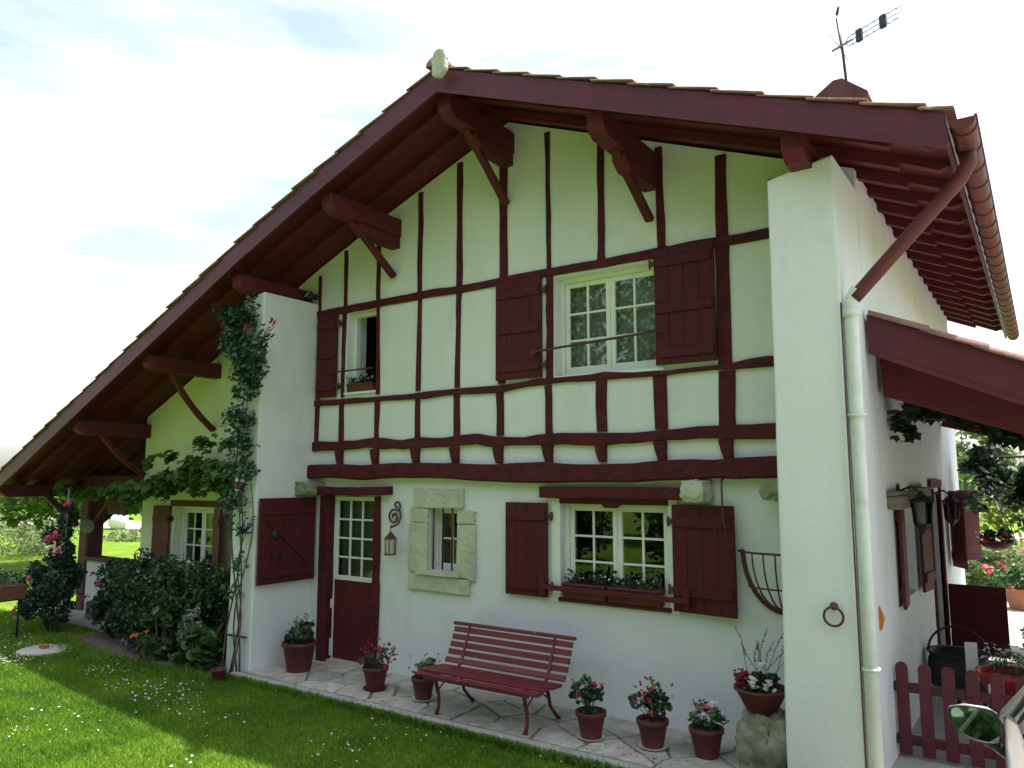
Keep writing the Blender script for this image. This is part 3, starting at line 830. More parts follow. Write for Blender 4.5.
# small open window upstairs: frame in the reveal, casement swung inward
x0, x1, z0, z1 = OP_SMALL
b = MB(); b.box(x0, x0+.045, .12, .2, z0, z1); b.box(x1-.045, x1, .12, .2, z0, z1); b.box(x0+.045, x1-.045, .121, .199, z1-.045, z1); b.box(x0+.045, x1-.045, .121, .199, z0, z0+.045)
WS = hp(b, 'window', WFRAME, bevel=.004)
b = MB(); casement(b, 0, .43, z0+.05, z1-.05, 0, 2, 3)
fo = hp(b, 'frame', WFRAME, parent=WS); fo.location = Vector((x0+.05, .21, 0)) - HO; fo.rotation_euler = (0, 0, R(82))
# side wall windows and door
def side_window(y0, y1, z0, z1, tintm=None):
    b = MB(); x = -1.33
    b.box(x-.05, x, y0, y0+.05, z0, z1); b.box(x-.05, x, y1-.05, y1, z0, z1); b.box(x-.049, x-.001, y0+.05, y1-.05, z1-.05, z1); b.box(x-.049, x-.001, y0+.05, y1-.05, z0, z0+.05)
    b.box(x-.04, x-.005, (y0+y1)/2-.03, (y0+y1)/2+.03, z0+.05, z1-.05)
    for j in (1, 2): z = z0+(z1-z0)*j/3; b.box(x-.035, x-.01, y0+.05, y1-.05, z-.011, z+.011)
    W_ = hp(b, 'window', WFRAME)
    b = MB(); b.quad((x-.02, y0+.03, z0+.03), (x-.02, y1-.03, z0+.03), (x-.02, y1-.03, z1-.03), (x-.02, y0+.03, z1-.03)); hp(b, 'pane', GLASS, parent=W_)
side_window(1.35, 2.15, 1.15, 2.08); side_window(5.6, 6.4, 1.1, 2.1)

# window trim
b = MB(); b.beam((-4.40, -.04, 2.155), (-2.76, -.04, 2.15), .118, .13, side=(0, 0, 1), wob=.006, ch=.01, seed=8); hp(b, 'lintel', REDV)
b = MB(); b.box(-4.21, -2.99, -.012, .10, 2.035, 2.095); b.prism([(-3.72, 2.036), (-3.52, 2.036), (-3.56, 2.0), (-3.68, 2.0)], 'y', -.010, .05); hp(b, 'window_head', RED)
# white plaster band round the lower window
for (a_, c_) in ((-4.31, -4.203), (-2.997, -2.90)):
    b = MB(); b.box(a_, c_, -.012, .0, 1.03, 2.09); hp(b, 'window_surround', WFRAME)
b = MB(); b.box(-4.22, -2.98, -.035, .10, 1.045, 1.085); hp(b, 'sill', RED, bevel=.006)
b = MB(); b.box(-4.25, -3.0, -.03, .10, 3.345, 3.378); hp(b, 'sill', WFRAME, bevel=.005)
b = MB(); b.box(-7.49, -6.91, -.03, .10, 3.375, 3.408); hp(b, 'sill', WFRAME, bevel=.005)
for z in (1.19,):
    b = MB(); b.beam((-4.36, -.13, z), (-2.76, -.13, z-.01), .05, .03, side=(0, 0, 1), ch=.005); RL_ = hp(b, 'window_rail', RED)
    for x_ in (-4.37, -2.80):
        b = MB(); b.box(x_-.03, x_+.03, -.112, -.05, 1.10, 1.30); hp(b, 'rail_bracket', RED, parent=RL_)
b = MB(); b.tube([(-4.46, -.11, 3.64), (-4.40, -.13, 3.65), (-2.95, -.13, 3.72)], .013, 6); b.box(-4.48, -4.42, -.14, -.03, 3.62, 3.67); hp(b, 'window_rail', IRONR)
b = MB(); b.tube([(-7.72, -.10, 3.68), (-6.9, -.10, 3.68)], .011, 6); b.tube([(-7.44, -.10, 3.68), (-7.40, -.12, 3.86)], .010, 6); hp(b, 'window_rail', IRONR)

# shutters: boards, battens, hinges
def shutter(x0, x1, z0, z1, y=-.025, m=REDS, battens=(.14, .5, .86), hinge=None, angle=0.0, planks=4, name='shutter', lab=None):
    """built flat in its own plane; hinge 'l'/'r' gives the side with iron straps"""
    S_ = MB(); wd = x1-x0; ox = x0 if hinge != 'r' else x1
    sx = 1 if hinge != 'r' else -1
    for i in range(planks):
        a = wd*i/planks; c = wd*(i+1)/planks-.0025
        S_.box(*(sorted((sx*a, sx*c))), -.032, 0, 0, z1-z0)
    o = S_.build(name, m, None, .003)
    o.location = Vector((ox, y, z0)) - HO; o.parent = HOUSE; o.rotation_euler = (0, 0, angle)
    if lab: o['label'] = lab
    for t in battens:
        q = MB(); zc = (z1-z0)*t
        q.box(*sorted((sx*.02, sx*(wd-.02))), -.052, -.033, zc-.05, zc+.05)
        bo = q.build('batten', m, o, .005)
    for t in (battens[0], battens[-1]):
        q = MB(); zc = (z1-z0)*t; q.box(*sorted((-sx*.055, -sx*.002)), -.03, .02, zc-.02, zc+.02); q.tube([(-sx*.05, -.012, zc-.045), (-sx*.05, -.012, zc+.045)], .012, 6)
        q.build('hinge', IRONR, o)
    return o
shutter(-4.87, -4.34, 1.07, 2.04, hinge='r', battens=(.12, .86), lab='dark red shutter left of the lower window')
o = shutter(-2.94, -2.32, 1.07, 2.05, hinge='l', battens=(.2, .84), angle=R(-6))
shutter(-5.01, -4.40, 3.38, 4.50, hinge='r', battens=(.12, .5, .86))
shutter(-3.06, -2.45, 3.39, 4.55, hinge='l', battens=(.1, .48, .88), y=-.04)
shutter(-8.00, -7.62, 3.36, 4.50, hinge='r', battens=(.12, .5, .86), y=-.03)
shutter(-11.78, -11.33, .90, 1.86, hinge='r', m=BROWN, battens=(.8,), planks=2, lab='faded brown shutter on the left wing')
shutter(-10.15, -9.62, .88, 1.86, hinge='l', m=RED, battens=(.15, .8), angle=R(-25), planks=3)
b = MB(); b.box(-11.35, -9.95, -.03, .05, 1.865, 1.955); hp(b, 'lintel', BROWN, bevel=.006)
# shutter of the side wall, seen edge on
for (yy, z0, z1, ang) in ((1.31, 1.12, 2.1, -86), (2.19, 1.12, 2.1, 84), (5.55, 1.08, 2.12, -62), (6.45, 1.08, 2.12, 55)):
    b = MB(); b.box(0, .40, -.03, 0, 0, z1-z0)
    for t in (.15, .85): b.box(.02, .38, -.05, -.031, (z1-z0)*t-.05, (z1-z0)*t+.05)
    o = b.build('shutter', RED, HOUSE, .003); o.location = Vector((-1.15, yy, z0)) - HO; o.rotation_euler = (0, 0, R(ang))

# stone framed window
def stone_block(x0, x1, z0, z1, yf, name='stone_block', m=STONE):
    b = MB(); 
    nx, nz = 6, 6; q = random.Random(int(x0*100+z0*77))
    pts = []
    for k in range(4*nx):
        s_ = k // nx; t = (k % nx)/nx
        p = [(x0+(x1-x0)*t, z0), (x1, z0+(z1-z0)*t), (x1-(x1-x0)*t, z1), (x0, z1-(z1-z0)*t)][s_]
        j = .006
        pts.append((p[0]+q.uniform(-j, j), p[1]+q.uniform(-j, j)))
    b.prism(pts, 'y', yf, .05); return hp(b, name, m, bevel=.012)
SF = stone_block(-6.22, -5.47, 1.95, 2.17, -.045)
stone_block(-6.28, -6.0, 1.78, 1.945, -.04); stone_block(-6.29, -6.0, 1.20, 1.775, -.045)
stone_block(-5.56, -5.31, 1.78, 1.93, -.04); stone_block(-5.56, -5.30, 1.16, 1.775, -.045)
stone_block(-6.29, -5.38, 1.00, 1.195, -.045)
stone_block(-6.16, -5.50, 1.19, 1.25, -.08, 'stone_sill')
for x in (-5.93, -5.79, -5.65):
    b = MB(); b.tube([(x, -.01, 1.235), (x, -.01, 1.965)], .011, 6); hp(b, 'window_bar', IRONR)

# front door
b = MB(); b.beam((-7.745, -.02, -.0), (-7.745, -.02, 2.07), .17, .12, side=(1, 0, 0), wob=.006, ch=.008, seed=21); hp(b, 'door_post', REDV)
b = MB(); b.beam((-6.865, -.01, -.0), (-6.835, -.01, 2.07), .085, .09, side=(1, 0, 0), wob=.020, ch=.008, seed=22, bow=.01); hp(b, 'door_post', REDV)
b = MB(); b.beam((-7.86, -.05, 2.135), (-6.60, -.05, 2.145), .115, .17, side=(0, 0, 1), wob=.010, ch=.012, seed=23); hp(b, 'lintel', REDV)
b = MB(); b.box(-7.66, -6.90, .06, .10, .02, 1.0); b.box(-7.58, -6.98, .052, .061, .12, .9)
DOOR = hp(b, 'front_door', RED, bevel=.004)
b = MB(); casement(b, -7.655, -6.905, 1.005, 2.06, .05, 3, 4, fr=.05, bar=.024); hp(b, 'door_glazing', WFRAME, bevel=.003, parent=DOOR)
b = MB(); b.quad((-7.66, .07, 1.05), (-6.91, .07, 1.05), (-6.91, .07, 2.03), (-7.66, .07, 2.03)); hp(b, 'pane', GLASS, parent=DOOR)
b = MB(); n = 30; vs = []; fs = []
for k in range(n+1):
    xx = -7.65 + .74*k/n; yy = .125 + .012*math.sin(k*1.1); vs += [(xx, yy, 1.03), (xx, yy, 2.05)]
for k in range(n): fs.append((2*k, 2*k+2, 2*k+3, 2*k+1))
b.add(vs, fs, True); hp(b, 'curtain', mat('grey_curtain', (0.22, 0.24, 0.23), .95, (0.15, 0.165, 0.16), 8), parent=DOOR)
b = MB(); b.tube([(-6.93, .05, 1.0), (-6.93, -.0, 1.0), (-7.03, -.0, 1.0)], .009, 8); hp(b, 'handle', IRON, parent=DOOR)
b = MB(); b.box(-7.72, -6.86, -.05, .12, -.02, .025); hp(b, 'doorstep', STONE, bevel=.006)
# open upper door leaf folded against the pier
b = MB(); x = -7.985
n = 5
for i in range(n):
    a = -.90+.87*i/n; c = -.90+.87*(i+1)/n-.004; b.box(x, x+.035, a, c, 1.0, 2.05)
LEAF = hp(b, 'door_shutter', REDS, bevel=.003, label='open dark red half door folded back against the pier')
for z in (1.13, 1.9):
    b = MB(); b.box(x+.036, x+.056, -.87, -.06, z-.05, z+.05); hp(b, 'batten', REDS, bevel=.004, parent=LEAF)
b = MB(); b.beam((x+.046, -.80, 1.82), (x+.046, -.12, 1.22), .09, .018, side=(0, .6, .7), ch=.003); hp(b, 'batten', REDS, parent=LEAF)
b = MB(); b.lathe([(.005, -.02), (.06, -.02), (.065, 0), (.045, .02), (.02, .03), (.005, .035)], (0, 0, 0), 10)
bo = b.build('door_boss', IRON, LEAF); bo.location = (x+.05, -.67, 1.60); bo.rotation_euler = (0, R(90), 0)
b = MB(); b.tube([(x+.06, -.74, 1.33), (x+.07, -.55, 1.33)], .009, 6); b.box(x+.04, x+.065, -.72, -.70, 1.29, 1.37); b.box(x+.04, x+.065, -.60, -.58, 1.29, 1.37); hp(b, 'latch', IRON, parent=LEAF)

# side door: frame and open lower leaf
b = MB(); b.box(-1.22, -1.16, 3.47, 3.56, 0, 2.18); b.box(-1.22, -1.16, 4.5, 4.59, 0, 2.18); b.box(-1.22, -1.15, 3.47, 4.59, 2.181, 2.28); hp(b, 'door_frame', RED, bevel=.005)
b = MB(); b.box(-1.16, -.53, 4.62, 4.66, .08, .94); b.box(-1.14, -.55, 4.60, 4.619, .2, .3); b.box(-1.14, -.55, 4.60, 4.619, .7, .8)
hp(b, 'side_door_leaf', RED, bevel=.004, label='open lower half of the side door')
b = MB(); b.box(-1.19, -1.08, .62, 1.25, 2.02, 2.14); b.box(-1.19, -1.10, .60, 1.3, 2.141, 2.18); hp(b, 'lintel', WOODG, bevel=.01)
b = MB(); b.box(-1.19, -1.10, 1.9, 3.0, 2.10, 2.2); hp(b, 'lintel', WOODG, bevel=.01)

# porch post with braces on the left
b = MB(); b.beam((-14.2, .22, 0.0), (-14.2, .22, 2.3), .27, .30, side=(1, 0, 0), wob=.008, ch=.03, seed=31); PP = hp(b, 'porch_post', WOODD)
b = MB(); b.beam((-14.3, .0, 1.45), (-14.75, -.55, 2.2), .09, .10, side=(1, 0, 0), wob=.006); hp(b, 'brace', WOODD, parent=PP)
b = MB(); b.beam((-14.12, .2, 1.45), (-13.1, .2, 2.22), .10, .10, side=(0, 1, 0), wob=.006, bow=-.03); hp(b, 'brace', WOODD, parent=PP)
b = MB(); b.beam((-14.3, .36, 1.45), (-14.3, 1.2, 2.2), .09, .10, side=(1, 0, 0), wob=.006); hp(b, 'brace', WOODD, parent=PP)
b = MB(); b.box(-14.1, -12.205, .1, .3, -.2, .86); hp(b, 'porch_wall', PLAS, bevel=.01)
b = MB(); b.box(-14.1, -12.205, .05, .35, .862, .92); hp(b, 'porch_rail', WOODD, bevel=.01)
b = MB(); b.beam((-14.28, 4.6, 0.0), (-14.28, 4.6, 2.3), .25, .25, side=(1, 0, 0), wob=.008, ch=.03, seed=32); hp(b, 'porch_post', WOODD)

# lean-to porch roof on the right side
LX0, LZ0, LS = -1.16, 3.74, .47
zl = lambda x: LZ0 - .16 - LS*(x-LX0)
b = MB(); b.prism([(LX0, zl(LX0)+.06), (2.3, zl(2.3)+.06), (2.3, zl(2.3)+.085), (LX0, zl(LX0)+.085)], 'y', .02, 5.45)
LEAN = hp(b, 'lean_to_roof', RED)
tile_courses('tiles', LX0+.03, 2.4, lambda x: zl(x)+.09, -.04, 5.5, LEAN, step=.36, rise=.03)
b = MB(); b.prism([(LX0, zl(LX0)-.22), (2.3, zl(2.3)-.22), (2.3, zl(2.3)+.09), (LX0, zl(LX0)+.09)], 'y', -.03, .018); hp(b, 'fascia', REDF, parent=LEAN)
b = MB(); b.prism([(LX0, zl(LX0)-.25), (2.3, zl(2.3)-.25), (2.3, zl(2.3)-.205), (LX0, zl(LX0)-.205)], 'y', -.045, -.032); hp(b, 'fascia_moulding', REDF, parent=LEAN)
for i in range(9):
    xa = LX0+.02+.40*i; xb = xa+.44; n = 8
    ra, rb = .062, .075
    ring = lambda x_, r_, dz_: [(x_, -.015+r_*math.cos(PI*k/(n-1)), zl(x_)+.085+dz_+r_*.8*math.sin(PI*k/(n-1))) for k in range(n)]
    b = MB(); A1, B1 = ring(xa, ra, 0), ring(xb, rb, .012); A2, B2 = ring(xa, ra-.014, 0), ring(xb, rb-.014, .012)
    b.add(A1+B1+A2+B2, [(k, k+1, n+k+1, n+k) for k in range(n-1)] + [(2*n+k, 2*n+k+1, 3*n+k+1, 3*n+k) for k in range(n-1)] + [(n+k, n+k+1, 3*n+k+1, 3*n+k) for k in range(n-1)] + [(0, n, 3*n, 2*n), (n-1, 2*n-1, 4*n-1, 3*n-1)], True)
    hp(b, 'verge_tile', TILE, parent=LEAN)
for i in range(14):
    y = .2+.39*i
    b = MB(); b.prism([(LX0, zl(LX0)-.03), (2.3, zl(2.3)-.03), (2.3, zl(2.3)+.058), (LX0, zl(LX0)+.058)], 'y', y-.035, y+.035); hp(b, 'rafter', RED, parent=LEAN)
for (x, y0, y1) in ((0.1, .05, 5.4), (1.9, .05, 5.4)):
    b = MB(); b.box(x-.08, x+.08, y0, y1, zl(x)-.24, zl(x)-.035); hp(b, 'purlin', RED, bevel=.01, parent=LEAN)
b = MB(); b.prism([(LX0, 3.50), (LX0+.02, 3.02), (2.0, 1.85), (2.0, 2.1)], 'y', .45, .58); hp(b, 'tie_beam', RED, bevel=.01, parent=LEAN)
for y in (2.9, 5.35):
    b = MB(); b.beam((LX0, y, 3.1), (2.0, y, 2.2), .16, .12, side=(0, 0, 1), ch=.01); hp(b, 'tie_beam', RED, parent=LEAN)
for y in (.5, 5.3):
    b = MB(); b.box(1.9, 2.08, y-.09, y+.09, -.01, 2.05); hp(b, 'post', RED, bevel=.01, parent=LEAN)

# chimney
b = MB(); b.box(-1.72, -1.34, 1.32, 1.72, 5.0, 6.198)
CH = hp(b, 'chimney', PLAS, parent=ROOF)
b = MB(); b.prism([(-1.82, 6.20), (-1.24, 6.20), (-1.24, 6.25), (-1.48, 6.46), (-1.57, 6.46), (-1.82, 6.29)], 'y', 1.25, 1.80); hp(b, 'chimney_cap', TILED, parent=ROOF)

# ================================================================ things on and around the house
def part(b, name, m, parent, bevel=0.0, **kw): return b.build(name, m, parent, bevel, **kw)
def place_np(VF, name, m, parent=None, **kw): return np_obj(name, VF[0], VF[1], m, parent, **kw)

# television aerial on the chimney
t = empty('television_aerial', (-1.47, 1.50, 6.62), label='television aerial on a thin mast above the roof ridge cap of the chimney', cat='aerial')
b = MB(); b.tube([(.0, 0, -.3), (-.03, 0, .25), (-.07, 0, .66)], .015, 8); part(b, 'mast', IRONR, t)
d = Vector((.70, -.36, 0)).normalized()
p0 = Vector((-.09, .02, .33)); pr = Vector((-d.y, d.x, 0))
b = MB()
for dz, l in ((0, .80), (.055, .80), (-.055, .74)):
    b.tube([p0 + d*.10, p0 + d*.16 + Vector((0, 0, dz)), p0 + d*l + Vector((0, 0, dz))], .0055, 5)
b.tube([p0 - d*.06, p0 + d*.2], .013, 6)
part(b, 'boom', METAL, t)
for k in range(7):
    q = p0 + d*(.20+.085*k)
    b = MB(); hl = .03
    for dz in (-.055, .055): b.tube([q - pr*hl + Vector((0, 0, dz)), q + pr*hl + Vector((0, 0, dz))], .004, 5)
    part(b, 'dipole', METAL, t)
b = MB()
for a in (-.05, .05):
    b.tube([p0 + d*.03 + Vector((0, 0, .0)), p0 - d*.02 + Vector((0, 0, .15)) + pr*a*2], .004, 5); b.tube([p0 + d*.03, p0 + d*.06 + Vector((0, 0, -.15)) + pr*a*2], .004, 5)
part(b, 'reflector', METAL, t)
for k in (.28, .56):
    q = p0 + d*k
    b = MB(); b.obox(Matrix.Translation(q) @ d.to_track_quat('X', 'Z').to_matrix().to_4x4(), .07, .045, .14); part(b, 'dipole_box', BLACKP, t, .012)
b = MB(); b.tube([(-.07, 0, .70), (-.045, 0, .80)], .015, 8); part(b, 'mast_tip', BLACKP, t)

# floodlights
def floodlight(loc, rz, m, label):
    t = empty('floodlight', loc, rz, label, 'floodlight')
    b = MB(); M = Matrix.Rotation(R(-30), 4, 'X')
    b.obox(M, .13, .07, .10); part(b, 'housing', m, t, .012)
    b = MB(); b.obox(M @ Matrix.Translation((0, -.038, 0)), .11, .006, .08); part(b, 'lens', MATS['pale_saucer'], t)
    b = MB(); b.tube([(-.07, 0, 0), (-.07, .08, .0), (.07, .08, .0), (.07, 0, 0)], .006, 6); b.box(-.03, .03, .075, .13, -.03, .03); part(b, 'bracket', m, t)
floodlight((-8.10, -.14, 4.76), R(-20), IRON, 'small floodlight beside the top of the ivy clad pier')
floodlight((-1.78, -.30, 4.86), R(20), BLACKP, 'small black floodlight under the eaves at the head of the tall white pier')

# hanging lantern on a scrolled bracket
t = empty('hanging_lantern', (-6.49, -.02, 1.95), label='dark red iron lantern hanging from a scrolled wall bracket beside the front door', cat='lantern')
b = MB()
def spiral(cx, cz, r0, r1, a0, a1, n=26, y=-.02):
    return [(cx + (r0+(r1-r0)*i/n)*math.cos(a0+(a1-a0)*i/n), y, cz + (r0+(r1-r0)*i/n)*math.sin(a0+(a1-a0)*i/n)) for i in range(n+1)]
b.tube(spiral(-.045, -.12, .095, .02, R(70), R(70+480)), .013, 6)
b.tube(spiral(.0, .02, .06, .014, R(-60), R(300)), .012, 6)
b.tube([(-.01, -.02, -.03), (.055, -.02, -.05), (.065, -.02, -.12), (.04, -.04, -.2), (-.02, -.08, -.235), (.0, -.12, -.225)], .013, 6)
part(b, 'bracket', IRONR, t)
b = MB(); b.tube([(0, -.12, -.225), (0, -.12, -.29)], .004, 5)
for z in (-.24, -.262, -.284): b.lathe([(.004, -.008), (.011, 0), (.004, .008)], (0, -.12, z), 8)
part(b, 'chain', IRONR, t)
b = MB()
b.lathe([(.012, 0), (.03, -.02), (.075, -.07), (.08, -.08), (.06, -.082)], (0, -.12, -.29), 6, smooth=False)
b.lathe([(.06, 0), (.075, .0), (.075, .015), (.05, .016)], (0, -.12, -.56), 6, smooth=False)
for k in range(6):
    a = PI*2*k/6; b.tube([(.062*math.cos(a), -.12+.062*math.sin(a), -.545), (.070*math.cos(a), -.12+.070*math.sin(a), -.37)], .006, 5)
part(b, 'cage', IRONR, t)
b = MB(); b.lathe([(.052, 0), (.060, .17)], (0, -.12, -.543), 6, smooth=False)
part(b, 'lamp_glass', mat('amber_glass', (0.55, 0.50, 0.36), 0.25, (0.42, 0.38, 0.26), 14), t)

# iron ring in the pier
t = empty('iron_ring', (-1.335, -.925, 1.38), label='round iron tethering ring fixed to the tall white pier', cat='ring')
b = MB(); b.tube([(.066*math.sin(a), -.03, -.07 + .066*math.cos(a)) for a in [2*PI*k/28 for k in range(29)]], .0095, 8, cap=False); part(b, 'ring', IRONR, t)
b = MB(); b.lathe([(.03, 0), (.027, .015), (.012, .028)], (0, 0, 0), 12)
o = part(b, 'boss', IRONR, t); o.rotation_euler = (R(90), 0, 0)
b = MB(); b.tube([(0, -.01, 0), (0, -.045, .0), (0, -.045, -.012)], .012, 8); part(b, 'eye', IRONR, t)

# hay rack basket on the wall
t = empty('hay_rack', (-1.93, 0, 1.66), label='wrought iron hay rack basket mounted on the wall beside the tall pier', cat='hay rack')
def rackpt(u, v):   # u: -1..1 across, v: 0 top .. 1 bottom
    wdt = .36 * math.sqrt(max(0, 1-v*v*.98)); dp = .26 * math.sqrt(max(0, 1-v*v)) * math.sqrt(max(0, 1-u*u*.85))
    return (u*wdt, -.02-dp, -.50*v)
b = MB(); b.tube([(-.36, -.01, 0)] + [rackpt(-1+.1*k, 0) for k in range(21)] + [(.36, -.01, 0)], .011, 6)
b.tube([(-.36, -.012, 0)] + [(-.36*math.cos(a), -.012, -.52*math.sin(a)) for a in [PI*k/16 for k in range(1, 16)]] + [(.36, -.012, 0)], .022, 6)
part(b, 'rim', IRONR, t)
for k in range(7):
    u = -.86+1.72*k/6
    b = MB(); b.tube([rackpt(u, v/10) for v in range(11)], .008, 6); part(b, 'rack_bar', IRONR, t)
b = MB(); b.tube([rackpt(-1+.1*k, .6) for k in range(21)], .008, 6); part(b, 'hoop', IRONR, t)

# rod hanging down in front of the right shutter
b = MB(); b.tube([(-2.42, -.14, 2.28), (-2.41, -.16, 1.95), (-2.34, -.18, 1.62)], .010, 6); b.tube([(-2.42, -.14, 2.28), (-2.42, -.06, 2.30)], .010, 6)
b.build('iron_hook_rod', IRONR, label='thin iron rod hanging from the long beam in front of the lower right shutter', cat='rod')

# wall lanterns on the side wall
def wall_lantern(y, z, label):
    t = empty('wall_lantern', (-1.19, y, z), label=label, cat='lantern', group='black lanterns on the side wall')
    b = MB(); b.tube([(0, 0, .05), (.12, 0, .10), (.2, 0, .04)], .012, 6); b.box(0, .02, -.04, .04, -.05, .12); part(b, 'bracket', IRON, t)
    b = MB(); b.lathe([(.01, .06), (.03, .03), (.10, -.03), (.105, -.045)], (.2, 0, 0), 6, smooth=False); b.lathe([(.075, -.25), (.05, -.28), (.02, -.31), (.008, -.34)], (.2, 0, 0), 6, smooth=False)
    for k in range(6):
        a = 2*PI*k/6; b.tube([(.2+.088*math.cos(a), .088*math.sin(a), -.04), (.2+.072*math.cos(a), .072*math.sin(a), -.25)], .007, 5)
    part(b, 'cage', IRON, t)
    b = MB(); b.lathe([(.072, -.24), (.084, -.05)], (.2, 0, 0), 6, smooth=False); part(b, 'lamp_glass', CARGL, t)
wall_lantern(1.22, 2.12, 'nearer black lantern on the side wall next to the small window')
wall_lantern(3.85, 2.05, 'farther black lantern on the side wall above the open side door')

# orange letter plate on the side wall
b = MB(); b.prism([(.0, 0), (.03, .03), (.05, .12), (.02, .2), (.0, .22)], 'y', -.03, .03)
o = b.build('wall_ornament', P_ORANGE, None, .005, label='small orange ornament on the side wall behind the downpipe', cat='ornament'); o.location = (-1.19, -.12, 1.08)

# bench
t = empty('garden_bench', (-4.55, -.60, 0), label='worn dark red slatted garden bench with curved iron legs on the paving', cat='bench')
BX0, BX1 = -.72, .72
seat = [(-.40, .385), (-.31, .405), (-.22, .402), (-.13, .392), (-.04, .388)]
for (y, z) in seat:
    b = MB(); b.box(BX0, BX1, y-.038, y+.038, z-.012, z+.012); part(b, 'seat_slat', REDB, t, .004)
backs = [(.05, .435, 40), (.10, .505, 14), (.135, .575, 16), (.165, .645, 18), (.195, .715, 18)]
for (y, z, a) in backs:
    b = MB(); b.obox(Matrix.Translation((0, y, z)) @ Matrix.Rotation(R(-a), 4, 'X'), BX1-BX0, .022, .056); part(b, 'back_slat', REDB, t, .004)
b = MB(); b.obox(Matrix.Translation((0, .215, .772)) @ Matrix.Rotation(R(-8), 4, 'X'), BX1-BX0+.03, .06, .035); part(b, 'top_rail', REDB, t, .008)
for x in (-.52, .52):
    b = MB()
    b.tube([(x, -.42, .375), (x, -.30, .385), (x, -.02, .37), (x, .05, .42), (x, .13, .60), (x, .20, .76)], [.014, .016, .018, .018, .015, .012], 8)
    part(b, 'side_iron', REDB, t)
    b = MB(); b.tube([(x, -.36, .37), (x, -.33, .26), (x, -.30, .18), (x, -.30, .08), (x, -.335, 0)], [.018, .02, .016, .017, .024], 8); part(b, 'leg', REDB, t)
    b = MB(); b.tube([(x, .0, .38), (x, .06, .28), (x, .10, .15), (x, .19, .06), (x, .26, 0)], [.018, .02, .016, .017, .024], 8); part(b, 'leg', REDB, t)
    b = MB(); b.tube([(x, -.30, .24), (x, -.18, .31), (x, -.05, .30), (x, .05, .24)], .009, 6); part(b, 'leg_scroll', REDB, t)
b = MB(); b.box(BX0+.1, BX1-.1, -.43, -.415, .35, .372); part(b, 'front_rail', REDB, t, .004)
t.rotation_euler = (0, 0, R(.5))

# potted plants
def pot_mesh(b, r0, r1, h, band=.045):
    b.lathe([(r0*.96, 0), (r0, .01), (r1*.93, h-band), (r1*1.03, h-band+.004), (r1*1.05, h-.005), (r1*1.0, h), (r1*.90, h-.004), (r1*.86, h-.035)], (0, 0, 0), 28)
def potted(x, y, r1, h, label, fol, flowers=(), saucer=True, m=POT, z=0.0, group='potted plants along the foot of the wall', seed=1, lean=0):
    rg = np.random.default_rng(seed)
    t = empty('potted_plant', (x, y, z), rnd.uniform(0, 6), label, 'potted plant', group)
    t.rotation_euler = (0, 0, 0)
    zo = 0
    if saucer:
        b = MB(); b.lathe([(r1*.75, 0), (r1*.95, .018), (r1*.97, .022), (r1*.8, .012)], (0, 0, 0), 26); part(b, 'saucer', SAUC if saucer is True else m, t); zo = .014
    b = MB(); pot_mesh(b, r1*.68, r1, h); o = part(b, 'pot', m, t); o.location = (0, 0, zo)
    b = MB(); b.lathe([(r1*.88, 0), (r1*.5, .006), (.005, .008)], (0, 0, h-.035), 20); part(b, 'soil', SOIL, o)
    for (n, c, rr_, size, shape, mm, cl) in fol:
        p = blob_pts(int(n*2.2), (c[0], c[1], h+c[2]*1.2), tuple(q_*1.2 for q_ in rr_), clumps=cl, cr=.42, shell=.25, rg=rg)
        place_np(leaves(p, size*.85, shape, r=rg), 'foliage', mm, t)
    b = MB()
    for k in range(9):
        a = rg.uniform(0, 6.28); q = r1*rg.uniform(.3, .95); hh = rg.uniform(.08, .2)
        b.tube([(0, 0, h-.03), (q*.5*math.cos(a), q*.5*math.sin(a), h+hh*.5), (q*math.cos(a), q*math.sin(a), h+hh)], .004, 5)
    part(b, 'stems', STEM, t)
    for (c, rr_, n, size, mm) in flowers:
        p = blob_pts(n, (c[0]*1.15, c[1]*1.15, h+c[2]*1.25), rr_, clumps=4, cr=.6, shell=.1, rg=rg)
        place_np(leaves(p, size, 'petal', out=(0, -.4, .3), r=rg), 'blossom', mm, t)
    return t
def spots(n, R0, z0, z1, size, mm, seed, pn=9, rs=.022):
    q = random.Random(seed); out = []
    for k in range(n):
        a = q.uniform(0, 2*PI); r_ = R0*math.sqrt(q.random())
        out.append(((r_*math.cos(a), r_*math.sin(a), q.uniform(z0, z1)), (rs, rs, rs), pn, size, mm))
    return out
potted(-7.56, -.56, .205, .34, 'large dark red pot with a leafy reddish plant between the ivy pier and the door',
       [(150, (0, 0, .10), (.20, .20, .13), .065, 'oval', L_DARK, 9), (40, (0.03, 0, .2), (.12, .12, .12), .05, 'long', L_MID, 5)],
       spots(5, .14, .10, .22, .018, P_DRED, 1, 4), saucer=False, seed=11)
potted(-6.22, -.62, .14, .23, 'dark red pot covered in small red blossoms standing right in front of the door',
       [(130, (0, 0, .09), (.19, .19, .13), .042, 'oval', L_DARK, 9)], spots(30, .20, .02, .22, .020, P_RED, 2, 5), saucer='pot', seed=12)
potted(-5.52, -.62, .125, .22, 'dark red pot with sparse pink flowers at the left end of the bench',
       [(90, (0, 0, .09), (.17, .17, .10), .06, 'oval', L_MID, 8)], spots(9, .17, .08, .2, .022, P_PINK, 3, 4), seed=13)
potted(-3.50, -.66, .135, .225, 'dark red pot with tall leaning flowers standing just right of the bench',
       [(110, (-.02, 0, .10), (.17, .15, .13), .06, 'oval', L_DARK, 9), (24, (-.06, 0, .22), (.12, .1, .08), .06, 'oval', L_MID, 4)], spots(10, .17, .10, .26, .022, P_PINK, 4, 4) + spots(3, .05, .12, .2, .02, P_RED, 5, 6), seed=14)
